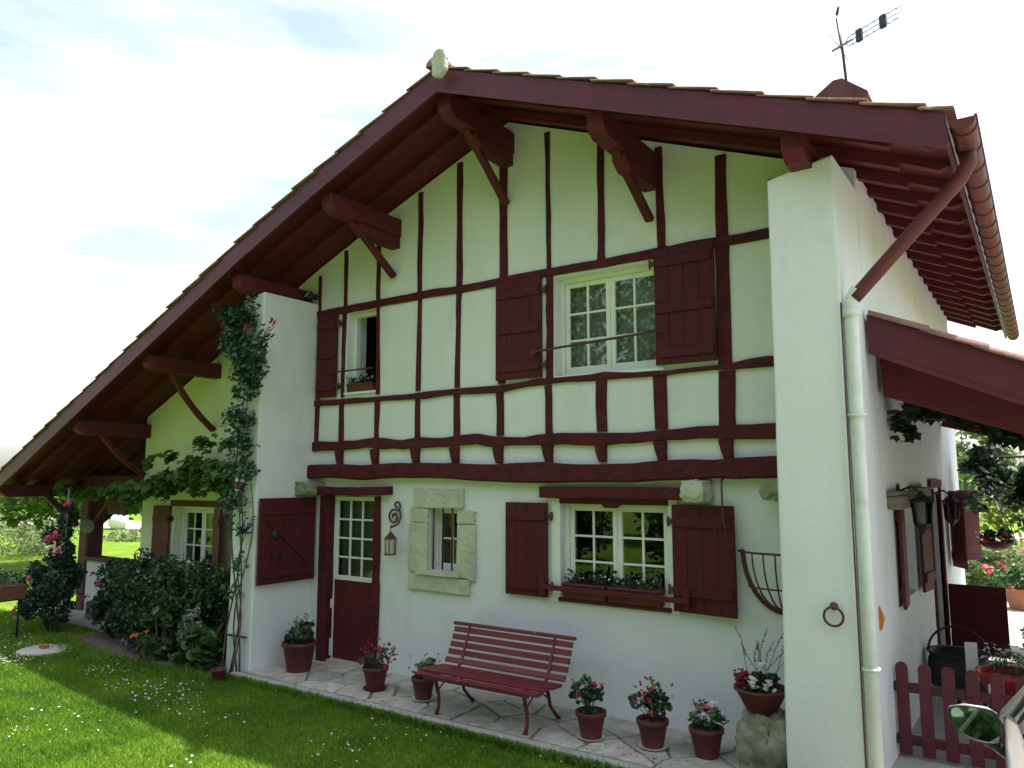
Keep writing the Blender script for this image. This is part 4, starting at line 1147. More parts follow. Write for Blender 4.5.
potted(-2.95, -.56, .135, .225, 'dark red pot of red flowers below the right shutter, third pot from the tall pier',
       [(120, (0, 0, .12), (.16, .15, .14), .058, 'oval', L_DARK, 9), (24, (.03, 0, .27), (.06, .06, .07), .05, 'long', L_YEL, 3)], spots(16, .17, .08, .26, .022, P_RED, 6, 6) + spots(5, .2, .1, .25, .02, P_PINK, 7, 4), seed=15)
potted(-2.49, -.50, .140, .235, 'dark red pot with white and pink flowers, beside the boulder',
       [(110, (0, 0, .08), (.16, .15, .10), .052, 'oval', L_MID, 8)], spots(9, .14, .05, .15, .026, P_WHITE, 8, 10, .03) + spots(5, .13, .08, .18, .022, P_PINK, 9, 8), saucer=False, seed=16)
# boulder with a flower bowl
rock('boulder', (-1.98, -.50, .205), (.185, .16, .225), STONED, 9, label='rough mossy boulder used as a stand beside the tall pier', cat='boulder', rough=.34, rnd_=.22)
t = empty('flower_bowl', (-2.02, -.50, .435), label='wide dark red bowl of crimson and white geraniums on top of the boulder', cat='flower bowl')
b = MB(); b.lathe([(.10, 0), (.115, .006), (.20, .165), (.215, .17), (.215, .19), (.19, .188), (.18, .165)], (0, 0, 0), 30); o = part(b, 'bowl', POT, t)
b = MB(); b.lathe([(.185, 0), (.1, .01), (.005, .012)], (0, 0, .165), 20); part(b, 'soil', SOIL, o)
rg = np.random.default_rng(31)
place_np(leaves(blob_pts(230, (0.02, 0, .23), (.20, .18, .07), clumps=12, shell=.2, rg=rg), .05, 'round', r=rg), 'foliage', L_DARK, t)
for (c, mm) in (((-.15, -.08, .27), P_DRED), ((-.09, -.12, .31), P_DRED), ((-.16, -.03, .23), P_DRED), ((-.02, -.16, .26), P_WHITE), ((.04, -.05, .37), P_WHITE), ((.10, -.13, .24), P_WHITE)):
    p = np.array(c) + rg.normal(size=(34, 3)) * .018
    place_np(leaves(p, .030, 'petal', out=(0, -.5, .4), r=rg), 'blossom', mm, t)
# dry flower stalks
b = MB(); q = random.Random(4); pts = []
for k in range(11):
    a = q.uniform(-.22, .24); hh = q.uniform(.30, .62); base = (q.uniform(-.08, .10), q.uniform(-.05, .05), .2)
    P_ = [(base[0] + a*tt + .02*math.sin(tt*5+k), base[1] + q.uniform(-.01, .01), .2 + hh*tt) for tt in (0, .25, .5, .75, 1)]
    b.tube(P_, .0028, 4)
    for s_ in range(9): 
        tt = .5+.5*s_/9; pts.append((base[0]+a*tt+.02*math.sin(tt*5+k)+q.uniform(-.012, .012), base[1], .2+hh*tt))
part(b, 'flower_stalks', STEM, t)
place_np(leaves(np.array(pts), .020, 'oval', r=rg), 'seed_heads', mat('seed_brown', (0.20, 0.12, 0.08), 0.8), t)

# window boxes
def window_box(x0, x1, y, z, label, seed, h=.15, wd=.15, redn=0, group='window boxes of the lower window', n=170):
    t = empty('window_box', ((x0+x1)/2, y, z), 0, label, 'window box', group)
    l = (x1-x0)/2; rg = np.random.default_rng(seed)
    b = MB(); b.prism([(-wd/2+.02, 0), (wd/2-.02, 0), (wd/2, h), (-wd/2, h)], 'x', -l, l); b.box(-l-.006, l+.006, -wd/2-.006, wd/2+.006, h-.02, h+.004); part(b, 'trough', POT, t, .006)
    p = np.stack([rg.uniform(-l, l, n), rg.uniform(-wd/2, wd/2, n), h + .02 + rg.gamma(2, .022, n)], 1)
    place_np(leaves(p, .045, 'oval', r=rg), 'foliage', L_DARK, t)
    p = np.stack([rg.uniform(-l, l, 10+redn), rg.uniform(-wd/2, 0, 10+redn), h + rg.uniform(.05, .12, 10+redn)], 1)
    place_np(leaves(p, .022, 'petal', out=(0, -1, .3), r=rg), 'blossom', P_WHITE if not redn else P_RED, t)
window_box(-4.14, -3.66, -.01, 1.088, 'long dark red window box on the left half of the lower window sill', 41)
window_box(-3.62, -3.08, -.01, 1.088, 'long dark red window box on the right half of the lower window sill', 42)
window_box(-7.42, -6.97, .03, 3.41, 'dark window box of greenery in the small open upper window', 43, h=.10, group='window box upstairs', n=90)

# climbing rose on the left pier
rg = np.random.default_rng(51)
t = empty('climbing_rose', (-8.27, -.98, ZL), label='tall dark climbing rose trained up the front of the left pier', cat='climbing plant')
o3 = np.array(t.location)
blobs = [(-8.57, 4.40, .18, .16, 240), (-8.35, 4.36, .26, .22, 420), (-8.35, 4.05, .28, .22, 460), (-8.05, 3.95, .22, .20, 240), (-8.3, 3.75, .20, .22, 300), (-8.05, 3.62, .20, .22, 260), (-8.2, 3.38, .22, .2, 280),
         (-8.36, 3.10, .22, .20, 240), (-8.14, 3.0, .16, .16, 150), (-8.33, 2.80, .18, .16, 170), (-8.1, 2.68, .13, .10, 80), (-8.3, 2.48, .20, .14, 170), (-8.08, 2.36, .16, .12, 120), (-8.22, 2.12, .18, .16, 130), (-8.3, 1.93, .20, .14, 150), (-8.12, 1.75, .16, .14, 90),
         (-7.78, 3.98, .12, .10, 36), (-7.64, 4.06, .10, .08, 26), (-7.72, 3.80, .10, .06, 16), (-8.18, 1.25, .14, .16, 50), (-8.3, .95, .16, .12, 40), (-8.05, 4.5, .06, .16, 20), (-8.78, 4.5, .1, .1, 30)]
C_ = np.concatenate([blob_pts(int(n*(1.15 if z > 3.5 else .85)), (x, -1.03 - (.12 if x > -7.9 else 0), z), (rx*1.4, .15, rz*1.35), clumps=10, shell=.2, cr=.5, rg=rg) for (x, z, rx, rz, n) in blobs]) - o3
place_np(leaves(C_, .060, 'oval', out=(0, -.5, .2), r=rg), 'foliage', L_CLIMB, t)
b = MB()
for k, (xa, xb_, zt) in enumerate(((-8.30, -8.10, 3.9), (-8.22, -8.32, 4.3), (-8.15, -8.05, 2.6), (-8.36, -8.2, 3.2), (-8.28, -8.02, 1.9))):
    q = random.Random(k+3); pp = []
    for i in range(14):
        tt = i/13; pp.append((xa + (xb_-xa)*tt + .09*math.sin(tt*6+k*1.7) - o3[0], -1.0 + .03*math.sin(tt*9+k) - o3[1], zt*tt))
    b.tube(pp, [.012 - .006*i/13 for i in range(14)], 5)
b.tube([(-8.1-o3[0], -.99-o3[1], 4.0), (-7.9-o3[0], -1.05-o3[1], 4.05), (-7.5-o3[0], -1.15-o3[1], 4.2)], .004, 5)
part(b, 'stems', BARK, t)
for (x, z) in ((-8.0, 4.18), (-7.52, 4.17), (-8.55, 4.25), (-7.98, 4.12), (-8.06, 2.2)):
    p = np.array((x, -1.15, z)) - o3 + rg.normal(size=(18, 3))*.018
    place_np(leaves(p, .03, 'petal', out=(0, -.8, .3), r=rg), 'blossom', P_DRED, t)
b = MB(); b.tube([(-8.58, -.93, 4.50), (-8.2, -.96, 4.58), (-8.10, -.96, 4.60)], .012, 6); b.tube([(-8.45, -.93, .38), (-8.05, -.98, .40)], .012, 6)
for x in (-8.4, -8.1): b.tube([(x, -.88, .385), (x, -.97, .385)], .008, 6)
b.build('plant_support', IRONR, label='thin iron plant support bar fixed low and high on the left pier', cat='support bar')
t = empty('watering_pot', (-8.22, -1.20, ZL), label='small rusty red pot on the grass at the foot of the left pier', cat='pot')
b = MB(); pot_mesh(b, .07, .085, .15, .03); part(b, 'pot', POT, t)
b = MB(); b.tube([(-.08, 0, .13), (-.05, 0, .2), (.05, 0, .2), (.08, 0, .13)], .005, 6); part(b, 'handle', IRON, t)

# grapevine along the left wing and the porch edge
rg = np.random.default_rng(61)
t = empty('grapevine', (-9.2, -.35, ZL), label='grapevine with broad bright leaves trained along the left wing wall and porch edge', cat='vine')
o3 = np.array(t.location)
vb = [(-13.9, 2.06, .5, .12, 70), (-13.1, 2.08, .5, .14, 90), (-12.4, 2.12, .5, .17, 130), (-11.7, 2.08, .45, .22, 200), (-11.2, 2.18, .4, .26, 220), (-10.7, 2.30, .35, .24, 220), (-10.25, 2.35, .35, .30, 260), (-9.8, 2.42, .3, .26, 240), (-9.4, 2.28, .3, .28, 220), (-9.0, 2.2, .3, .28, 170),
      (-10.9, 2.66, .07, .14, 22), (-10.1, 2.78, .07, .18, 26), (-9.55, 2.80, .08, .14, 22), (-11.5, 2.55, .06, .16, 18), (-9.0, 1.9, .2, .2, 80), (-8.7, 2.05, .2, .2, 70)]
C_ = np.concatenate([blob_pts(n, (x, -.35, z), (rx, .25, rz), clumps=7, shell=.2, cr=.5, rg=rg) for (x, z, rx, rz, n) in vb]) - o3
place_np(leaves(C_, .115, 'vine', out=(0, -.7, .4), r=rg), 'foliage', L_VINE, t)
b = MB(); b.tube([(0, .05, 0), (-.1, .05, 1), (-.05, .1, 1.9), (-.8, .05, 2.35), (-1.6, 0, 2.3), (-3, 0, 2.15), (-4.8, 0, 2.12)], [.03, .028, .024, .02, .016, .012, .008], 7); part(b, 'trunk', BARK, t)

# planting along the left wing
def shrub(name, loc, label, cat, blobs, size, shape, m, seed, stems=5, blossoms=(), group=None, up=.4, stem_m=BARK):
    rg = np.random.default_rng(seed)
    t = empty(name, loc, 0, label, cat, group)
    C_ = np.concatenate([blob_pts(n, c, r_, clumps=cl, shell=.5, cr=.34, rg=rg) for (n, c, r_, cl) in blobs])
    C_ = C_[C_[:, 2] > .02]
    place_np(leaves(C_, size, shape, up=up, r=rg), 'foliage', m, t)
    b = MB(); q = random.Random(seed)
    top = max(c[2]+r_[2]*.6 for (_, c, r_, _) in blobs)
    for k in range(stems):
        c = blobs[k % len(blobs)][1]; rr_ = blobs[k % len(blobs)][2]
        ex = c[0] + q.uniform(-.6, .6)*rr_[0]; ey = c[1] + q.uniform(-.5, .5)*rr_[1]; ez = c[2] + q.uniform(0, .6)*rr_[2]
        bx = q.uniform(-.12, .12); b.tube([(bx + c[0]*.3, 0, -.02), ((bx+c[0]*.3+ex)/2+q.uniform(-.05, .05), ey/2, ez*.5), (ex, ey, ez)], [.018, .012, .005], 6)
    part(b, 'stems', stem_m, t)
    for (c, rs, n, sz, mm) in blossoms:
        p = np.array(c) + rg.normal(size=(n, 3))*rs
        place_np(leaves(p, sz, 'petal', out=(.3, -.8, .4), r=rg), 'blossom', mm, t)
    return t
shrub('evergreen_shrub', (-10.2, -.62, ZL), 'large dense dark evergreen shrub below the brown shuttered window', 'shrub',
      [(6500, (-.55, 0, .80), (.98, .46, .62), 36), (6500, (.45, 0, .86), (.92, .46, .62), 36), (5000, (0, -.1, .42), (1.35, .46, .5), 30)], .055, 'oval', L_SHRUB, 71, 8)
shrub('rose_bush', (-11.75, -.62, ZL), 'low rose bush with dark red blooms at the far left end of the flower bed', 'rose bush',
      [(2200, (0, 0, .5), (.40, .3, .48), 16), (700, (-.15, 0, .9), (.26, .2, .28), 9)], .052, 'oval', L_ROSE, 72, 6,
      [((-.28, -.28, .62), .022, 16, .035, P_DRED), ((.1, -.3, .82), .022, 16, .035, P_DRED), ((-.3, -.2, .95), .02, 14, .03, P_DRED)])
shrub('golden_shrub', (-9.15, -.45, ZL), 'small yellow green shrub beside the foot of the left pier', 'shrub', [(520, (0, 0, 1.05), (.26, .22, .30), 9), (300, (0, 0, .7), (.3, .2, .3), 7)], .05, 'oval', L_YEL, 73, 5)
shrub('broad_leaved_perennial', (-8.95, -1.0, ZL), 'pale green broad leaved perennial spilling onto the lawn by the left pier', 'garden plant',
      [(420, (-.1, 0, .22), (.52, .30, .24), 14), (240, (.05, .05, .45), (.38, .25, .22), 9)], .105, 'round', L_MID, 74, 6, up=1.2)
shrub('silver_leaved_plant', (-8.98, -1.12, ZL), 'wispy silvery plant growing out of the broad leaved perennial', 'garden plant', [(260, (0, 0, .58), (.26, .15, .20), 8)], .05, 'long', mat('leaf_silver', (0.36, 0.38, 0.32), 0.7, (0.25, 0.28, 0.22), 9, island=.4, transl=.2), 75, 4)
shrub('hydrangea', (-9.75, -1.0, ZL), 'mid green leafy plant with large round leaves in front of the evergreen shrub', 'garden plant', [(260, (0, 0, .45), (.38, .25, .42), 10)], .12, 'oval', L_MID, 76, 5, up=.8)
shrub('marigold', (-9.85, -1.22, ZL), 'low clump of orange marigolds at the edge of the flower bed', 'flower', [(120, (0, 0, .18), (.24, .15, .15), 6)], .05, 'oval', L_MID, 77, 4,
      [((-.12, -.1, .34), .012, 7, .03, P_ORANGE), ((.05, -.12, .38), .012, 7, .03, P_ORANGE), ((.16, -.05, .42), .012, 6, .025, P_ORANGE)])
# standard rose with pink blooms near the porch
shrub('pink_rose_bush', (-12.95, -.95, ZL), 'tall dark rose bush with pink blooms in front of the porch post', 'rose bush',
      [(3600, (.05, 0, .80), (.58, .42, .46), 24), (2600, (-.15, 0, .45), (.66, .4, .38), 20), (1600, (.08, 0, 1.35), (.30, .25, .36), 12), (800, (.28, 0, 1.75), (.20, .16, .36), 8), (420, (-.5, -.1, .85), (.28, .2, .24), 6)], .055, 'oval', L_ROSE, 78, 9,
      [((.22, -.20, 1.47), .035, 30, .05, P_PINK), ((.28, -.16, 1.52), .03, 24, .045, P_PINK), ((.40, -.16, 1.30), .028, 30, .05, mat('petal_pale_pink', (0.85, .38, .42), .5, (0.75, .25, .3), 12, island=.3, transl=.3)), ((.42, -.08, 2.0), .025, 18, .04, P_PINK), ((-.55, -.32, .30), .025, 20, .045, P_PINK), ((.1, -.42, .88), .02, 14, .035, P_PINK), ((-.36, -.36, .24), .02, 12, .035, MATS['petal_pale_pink'])])
b = MB(); b.tube([(-12.75, -.92, -.1), (-12.72, -.92, 2.15)], .014, 6); b.build('garden_stake', METAL, label='thin metal stake holding up the pink rose bush', cat='stake')
# wooden stand with crate beside it
t = empty('plant_stand', (-13.9, -.62, ZL), label='weathered wooden plant stand with narrow legs beside the porch post', cat='plant stand')
for (x, y) in ((-.3, -.15), (.3, -.15), (-.3, .15), (.3, .15)):
    b = MB(); b.beam((x*1.05, y, 0), (x, y, .95 if y > 0 else .52), .035, .035, ch=.004); part(b, 'leg', WOODG, t)
b = MB(); b.box(-.33, .33, -.19, .19, .50, .53); part(b, 'shelf', WOODG, t, .005)
b = MB(); b.box(-.33, .33, .13, .16, .75, .82); part(b, 'back_rail', WOODG, t, .005)
t = empty('wooden_crate', (-13.05, -.1, -.01), label='grey wooden crate on the porch floor beneath the plant stand', cat='crate')
for k in range(3):
    for (y0_, y1_) in ((-.16, -.145), (.145, .16)): b = MB(); b.box(-.25, .25, y0_, y1_, .01+.09*k, .085+.09*k); part(b, 'slat', WOODG, t)
for x in (-.25, .235): b = MB(); b.box(x, x+.015, -.144, .144, 0, .27); part(b, 'end_panel', WOODG, t)
b = MB(); b.box(-.234, .234, -.144, .144, 0, .012); part(b, 'bottom', WOODG, t)
# half barrel trough on legs at the left edge
t = empty('planter_trough', (-13.35, -1.6, ZL), label='rusty brown trough planter on legs at the left edge of the lawn', cat='planter')
b = MB(); b.prism([(-.5, .78), (-.46, .55), (.42, .55), (.80, .60), (.86, .80)][0:3] + [(.55, .58), (.6, .8)], 'y', -.2, .2)
part(b, 'trough', mat('rusty_trough', (0.20, 0.075, 0.05), 0.8, (0.11, 0.045, 0.035), 5, .5, 20), t, .01)
for (x, y) in ((-.38, -.15), (.45, -.15), (-.38, .15), (.45, .15)): b = MB(); b.tube([(x, y, 0), (x, y, .57)], .018, 6); part(b, 'leg', IRON, t)
rg = np.random.default_rng(81)
p = np.stack([rg.uniform(-.45, .55, 260), rg.uniform(-.18, .18, 260), .82 + rg.gamma(2, .04, 260)], 1); place_np(leaves(p, .06, 'oval', r=rg), 'foliage', L_MID, t)

# round plate and sign on the porch post, manhole cover
b = MB(); b.lathe([(.12, 0), (.125, .01), (.115, .018), (.09, .014), (.005, .016)], (0, 0, 0), 26)
o = b.build('round_wall_plaque', STONED, label='round stone plaque hung on the dark porch post', cat='plaque'); o.location = (-14.04, .05, 1.45); o.rotation_euler = (R(90), 0, R(48))
t = empty('hanging_wood_sign', (-13.0, .02, 1.80), label='dark wooden board sign hanging between the porch post and the wing wall', cat='sign')
b = MB(); b.box(-.32, .32, -.015, .015, -.12, .12); part(b, 'board', WOODD, t, .006)
b = MB(); b.box(-.33, .33, -.022, -.016, .02, .035); b.box(-.33, .33, -.022, -.016, -.06, -.045); part(b, 'batten', WOODD, t)
b = MB(); b.tube([(-.25, 0, .12), (-.25, 0, .34)], .004, 5); b.tube([(.25, 0, .12), (.25, 0, .34)], .004, 5); part(b, 'cord', IRON, t)
t = empty('manhole_cover', (-11.58, -1.64, ZL), label='round pale concrete cover set in the lawn', cat='cover')
b = MB(); b.lathe([(.34, 0), (.34, .03), (.31, .045), (.005, .05)], (0, 0, 0), 32, jitter=.012); part(b, 'slab', CONC, t)
b = MB(); b.box(-.06, .05, -.05, .04, .05, .10); part(b, 'brick', POTT, t, .006)

# ---- right side: gate, cauldron, bowls
t = empty('picket_gate', (-1.19, .42, 0), label='low dark red picket gate with rounded tops beside the side wall', cat='gate')
for i in range(13):
    x = .02+.17*i
    b = MB(); pts = [(x, .03), (x+.095, .03), (x+.095, .72)] + [(x+.0475+.0475*math.cos(a), .72+.0475*math.sin(a)) for a in [PI*k/8 for k in range(1, 8)]] + [(x, .72)]
    b.prism(pts, 'y', -.012, .012); part(b, 'picket', REDF, t, .003)
for z in (.14, .56): b = MB(); b.box(.0, 2.2, .013, .04, z-.04, z+.04); part(b, 'gate_rail', REDF, t, .004)
b = MB(); b.box(0, .03, -.02, .02, .53, .59); b.box(0, .03, -.02, .02, .11, .17); part(b, 'hinge', IRON, t)
t = empty('iron_cauldron', (-.98, 2.35, 0), label='big dark iron cauldron with a hoop handle against the side wall', cat='cauldron')
b = MB(); b.lathe([(.06, .08), (.17, .10), (.26, .19), (.295, .32), (.28, .44), (.26, .50), (.29, .525), (.29, .54), (.25, .525), (.23, .43), (.05, .2)], (.10, 0, 0), 30); part(b, 'pot', IRON, t)
b = MB(); b.tube([(.10 + .27*math.cos(a), 0, (.52 + .26*math.sin(a))) for a in [PI*k/16 for k in range(17)]], .012, 7); part(b, 'handle', IRON, t)
for k in range(3): a = 2*PI*k/3+.4; b = MB(); b.tube([(.12+.17*math.cos(a), .17*math.sin(a), .12), (.12+.2*math.cos(a), .2*math.sin(a), 0)], .02, 6); part(b, 'leg', IRON, t)
t = empty('flower_bowl', (-.38, 1.2, 0), label='bright red bowl of small white flowers on a stump behind the picket gate', cat='flower bowl')
b = MB(); b.lathe([(.14, .38), (.16, .385), (.25, .58), (.27, .60), (.27, .63), (.24, .62), (.23, .58)], (0, 0, 0), 30); part(b, 'bowl', mat('bright_red_pot', (0.42, 0.02, 0.025), .45, (0.35, .018, .02), 5), t)
rg = np.random.default_rng(91)
place_np(leaves(blob_pts(700, (0, 0, .70), (.30, .28, .13), clumps=16, shell=.3, rg=rg), .035, 'long', r=rg), 'foliage', L_MID, t)
place_np(leaves(np.stack([rg.normal(0, .16, 70), rg.normal(0, .14, 70), .80 + rg.uniform(-.05, .05, 70)], 1), .026, 'round', up=2, r=rg), 'blossom', P_WHITE, t)
b = MB(); b.box(-.16, -.06, -.262, -.255, .49, .56); part(b, 'label_sticker', WHITEP, t)
rock('tree_stump', (-.38, 1.2, .18), (.17, .17, .19), BARK, 21, label='short dark stump carrying the bright red flower bowl', cat='stump')
t = empty('white_notice_board', (-.69, 1.45, 0), R(15), label='narrow white board on a stake between the cauldron and the red bowl', cat='notice board')
b = MB(); b.box(-.05, .05, -.008, .008, .46, .80); part(b, 'board', WHITEP, t, .004)
b = MB(); b.box(-.012, .012, .009, .024, 0, .7); part(b, 'stake', WOODG, t)
t = empty('hanging_basket', (-.62, 5.1, 1.46), label='hanging basket of green trailing plants and red flowers under the far end of the lean-to', cat='hanging basket')
b = MB(); b.lathe([(.05, -.10), (.15, -.06), (.2, 0), (.19, .01)], (0, 0, 0), 18); part(b, 'basket', POT, t)
b = MB()
for k in range(3): a = 2*PI*k/3; b.tube([(.19*math.cos(a), .19*math.sin(a), 0), (0, 0, .8)], .003, 4)
b.tube([(0, 0, .8), (0, 0, 1.35)], .004, 4)
part(b, 'wires', IRON, t)
rg = np.random.default_rng(93)
place_np(leaves(blob_pts(400, (0, 0, .08), (.26, .24, .16), clumps=12, shell=.3, rg=rg), .05, 'oval', r=rg), 'foliage', L_DARK, t)
for c in ((.12, -.2, .1), (-.1, -.2, .05), (.2, -.05, .16)): place_np(leaves(np.array(c)+rg.normal(size=(18, 3))*.025, .035, 'petal', r=rg), 'blossom', P_RED, t)
potted(-.55, 9.6, .25, .36, 'big terracotta pot on the sunny terrace behind the lean-to', [(400, (0, 0, .16), (.34, .3, .2), .07, 'oval', L_MID, 12)], (), saucer=False, m=POTT, group='terrace pots', seed=95)
potted(-.25, 5.0, .16, .22, 'small pot in the sun beyond the picket gate', [(160, (0, 0, .10), (.2, .2, .12), .05, 'oval', L_MID, 8)], (), saucer=False, m=POTT, group='terrace pots', seed=96)

# vine under the lean-to
rg = np.random.default_rng(101)
t = empty('porch_vine', (1.2, .3, 0), label='dark leafy vine hanging beneath the lean-to roof on the right, with an unseen leaf curtain added to shade the side wall', cat='vine')
o3 = np.array(t.location)
vb = [(1.9, .8, 1.5, .35, .9, 1.0, 2600), (1.9, 2.4, 1.5, .35, 1.0, 1.1, 2600), (1.9, 4.2, 1.5, .35, 1.0, 1.1, 2600), (-1.08, 1.0, 2.78, .12, .3, .16, 50), (-.85, .9, 2.92, .3, .4, .14, 110), (-.5, .9, 2.88, .3, .4, .15, 170), (-.2, .8, 2.78, .3, .4, .18, 200), (.2, .8, 2.6, .4, .4, .2, 240), (.8, .6, 2.3, .5, .4, .25, 200)]  # the large leading blobs are an unseen leaf curtain, added to darken the side wall
C_ = np.concatenate([blob_pts(n, (x, y, z), (rx, ry, rz), clumps=7, shell=.3, cr=.5, rg=rg) for (x, y, z, rx, ry, rz, n) in vb]) - o3
place_np(leaves(C_, .095, 'vine', out=(0, -.5, .4), r=rg), 'foliage', L_DARK, t)
b = MB(); b.tube([(0, 0, 0), (.05, 0, 1.2), (-.1, .3, 2.2), (-1.0, .5, 2.7), (-2.2, .6, 2.85)], [.035, .03, .025, .018, .006], 7); part(b, 'trunk', BARK, t)
t = empty('wisteria', (1.4, 6.2, 0), label='mass of green wisteria leaves hanging beyond the far end of the lean-to', cat='climbing plant')
o3 = np.array(t.location)
vb = [(-.75, 6.1, 2.55, .35, .5, .35, 500), (-.5, 6.1, 2.2, .4, .5, .35, 560), (0, 6.1, 2.3, .5, .5, .55, 900), (.5, 6, 2.2, .5, .5, .6, 800), (1.2, 6.2, 2.2, .7, .6, .7, 800), (-.9, 6.3, 1.95, .25, .4, .2, 180), (-.15, 5.9, 1.75, .3, .4, .22, 240)]
C_ = np.concatenate([blob_pts(n, (x, y, z), (rx, ry, rz), clumps=10, shell=.4, cr=.42, rg=rg) for (x, y, z, rx, ry, rz, n) in vb]) - o3
place_np(leaves(C_[C_[:, 2] > 2.0], .095, 'oval', r=rg), 'foliage', L_DARK, t); place_np(leaves(C_[C_[:, 2] <= 2.0], .095, 'oval', r=rg), 'foliage', L_MID, t)
place_np(leaves(np.array((-1.98, -.5, 2.02)) + rg.normal(size=(60, 3))*np.array((.04, .04, .10)), .03, 'petal', r=rg), 'blossom', mat('petal_violet', (0.30, .24, .55), .6, (0.22, .17, .42), 9, island=.3, transl=.3), t)
b = MB(); b.tube([(0, 0, 0), (.05, 0, 1.2), (-.3, 0, 2.3), (-1.6, -.1, 2.6), (-2.3, -.1, 2.6)], [.05, .04, .03, .02, .008], 7); part(b, 'trunk', BARK, t)

# ---- garden behind on the right
def bush(name, loc, r, n, size, m, label, seed, cat='shrub', shape='oval', blos=None, group=None):
    bl = [(n, (0, 0, r[2]*.95), r, 26)]
    q = random.Random(seed); bs = []
    if blos:
        for k in range(blos[0]):
            a = q.uniform(0, 2*PI); zz = q.uniform(.7, 1.8)*r[2]
            bs.append(((r[0]*.95*math.cos(a)*math.sqrt(max(.1, 1-(zz/r[2]-.95)**2)), r[1]*.95*math.sin(a)*math.sqrt(max(.1, 1-(zz/r[2]-.95)**2)), zz), blos[2], 16, blos[2]*1.6, blos[1]))
    return shrub(name, loc, label, cat, bl, size, shape, m, seed, 7, bs, group)
bush('flowering_shrub', (-1.1, 11.2, ZL), (1.0, .8, .72), 2600, .09, L_PALE, 'sunlit pale shrub with red roses behind the house, nearest to the side wall', 111, blos=(12, P_RED, .04))
bush('flowering_shrub', (.5, 12.0, ZL), (1.1, .9, .80), 2800, .09, L_PALE, 'sunlit pale shrub with pink roses behind the house at the right edge', 112, blos=(12, P_PINK, .05))
bush('leafy_shrub', (-.5, 15.2, ZL), (1.6, 1.2, 1.3), 2600, .13, L_YEL, 'yellow green bush at the back of the sunny garden', 113)
bush('leafy_shrub', (2.6, 14.5, ZL), (1.6, 1.2, 1.35), 2600, .13, L_MID, 'mid green bush at the back right of the sunny garden', 114)
bush('low_box_plant', (-1.6, 9.9, ZL), (.45, .4, .30), 900, .06, L_MID, 'low rounded box plant at the corner of the terrace', 115)
# tall ornamental grass
rg = np.random.default_rng(120)
def blades(n, cx, cy, rx, ry, h0, h1, wd, z0=ZL, lean=.35, r=rg, pos=None):
    if pos is None:
        a = r.uniform(0, 2*PI, n); q = np.sqrt(r.uniform(0, 1, n)); px = cx + rx*q*np.cos(a); py = cy + ry*q*np.sin(a)
    else: px, py = pos
    h = r.uniform(h0, h1, n); th = r.uniform(0, 2*PI, n); wx = np.cos(th)*wd/2; wy = np.sin(th)*wd/2
    l = r.normal(0, lean, (n, 2)) * h[:, None]
    V = np.zeros((n, 5, 3))
    V[:, 0] = np.stack([px-wx, py-wy, np.full(n, z0)], 1); V[:, 1] = np.stack([px+wx, py+wy, np.full(n, z0)], 1)
    V[:, 2] = np.stack([px+wx*.8+l[:, 0]*.35, py+wy*.8+l[:, 1]*.35, z0+h*.55], 1); V[:, 4] = np.stack([px-wx*.8+l[:, 0]*.35, py-wy*.8+l[:, 1]*.35, z0+h*.55], 1)
    V[:, 3] = np.stack([px+l[:, 0], py+l[:, 1], z0+h], 1)
    return V.reshape(-1, 3), np.arange(n*5).reshape(n, 5)
VF = blades(900, .9, 9.9, .55, .45, .7, 1.3, .02, lean=.22)
tag(np_obj('ornamental_grass', VF[0], VF[1], L_YEL), 'tall clump of sunlit ornamental grass at the edge of the terrace', 'ornamental grass')

# trees
def tree(loc, h, r, n, size, m, label, seed, cz=.62, group=None, clumps=34, tr=.16, name='garden_tree', low=False):
    rg = np.random.default_rng(seed); q = random.Random(seed)
    t = empty(name, loc, 0, label, 'tree', group)
    c = (0, 0, h*cz)
    p = blob_pts(n, c, r, clumps=clumps, shell=.45, cr=.30, rg=rg)
    place_np(leaves(p, size, 'oval', r=rg), 'crown', m, t)
    b = MB(); b.tube([(0, 0, -.1), (.05, 0, h*.25), (-.05, .05, h*.5), (0, 0, h*.85)], [tr, tr*.8, tr*.55, tr*.15], 9)
    for k in range(9):
        a = q.uniform(0, 2*PI); z0_ = h*q.uniform(.25, .6); e = q.uniform(.5, .85)
        b.tube([(0, 0, z0_), (r[0]*.4*math.cos(a), r[1]*.4*math.sin(a), z0_ + h*.12), (r[0]*e*math.cos(a), r[1]*e*math.sin(a), z0_ + h*.22)], [tr*.4, tr*.25, tr*.08], 6)
    part(b, 'trunk', BARK, t)
    return t
# trees and hedge across the lane (seen mirrored in the panes)
TG = 'trees across the lane mirrored in the window panes'
TL_ = ['tall dark tree across the lane facing the front door', 'mid green tree across the lane facing the parked car', 'dark tree across the lane farthest to the right', 'mid green tree across the lane facing the left pier', 'dark tree across the lane facing the left wing', 'mid green tree across the lane facing the porch', 'dark tree across the lane between the car and the right end']
for i, (x, y, h, rx, m_) in enumerate(((-3.5, -18, 13, 4.4, L_DARK), (2.5, -17, 10, 3.8, L_MID), (16, -17, 11, 4.4, L_DARK), (-9.5, -19, 14, 4.6, L_MID), (-16.5, -18, 14, 4.8, L_DARK), (-24, -18, 12, 4.6, L_MID), (9, -18, 11, 4.2, L_DARK))):
    tree((x, y, ZL), h, (rx, rx*.8, h*.46), 9000, .38, m_, TL_[i], 200+i, cz=.52, group=TG, clumps=30, tr=.2)
GH = 'shrubs across the front lawn mirrored in the window panes'
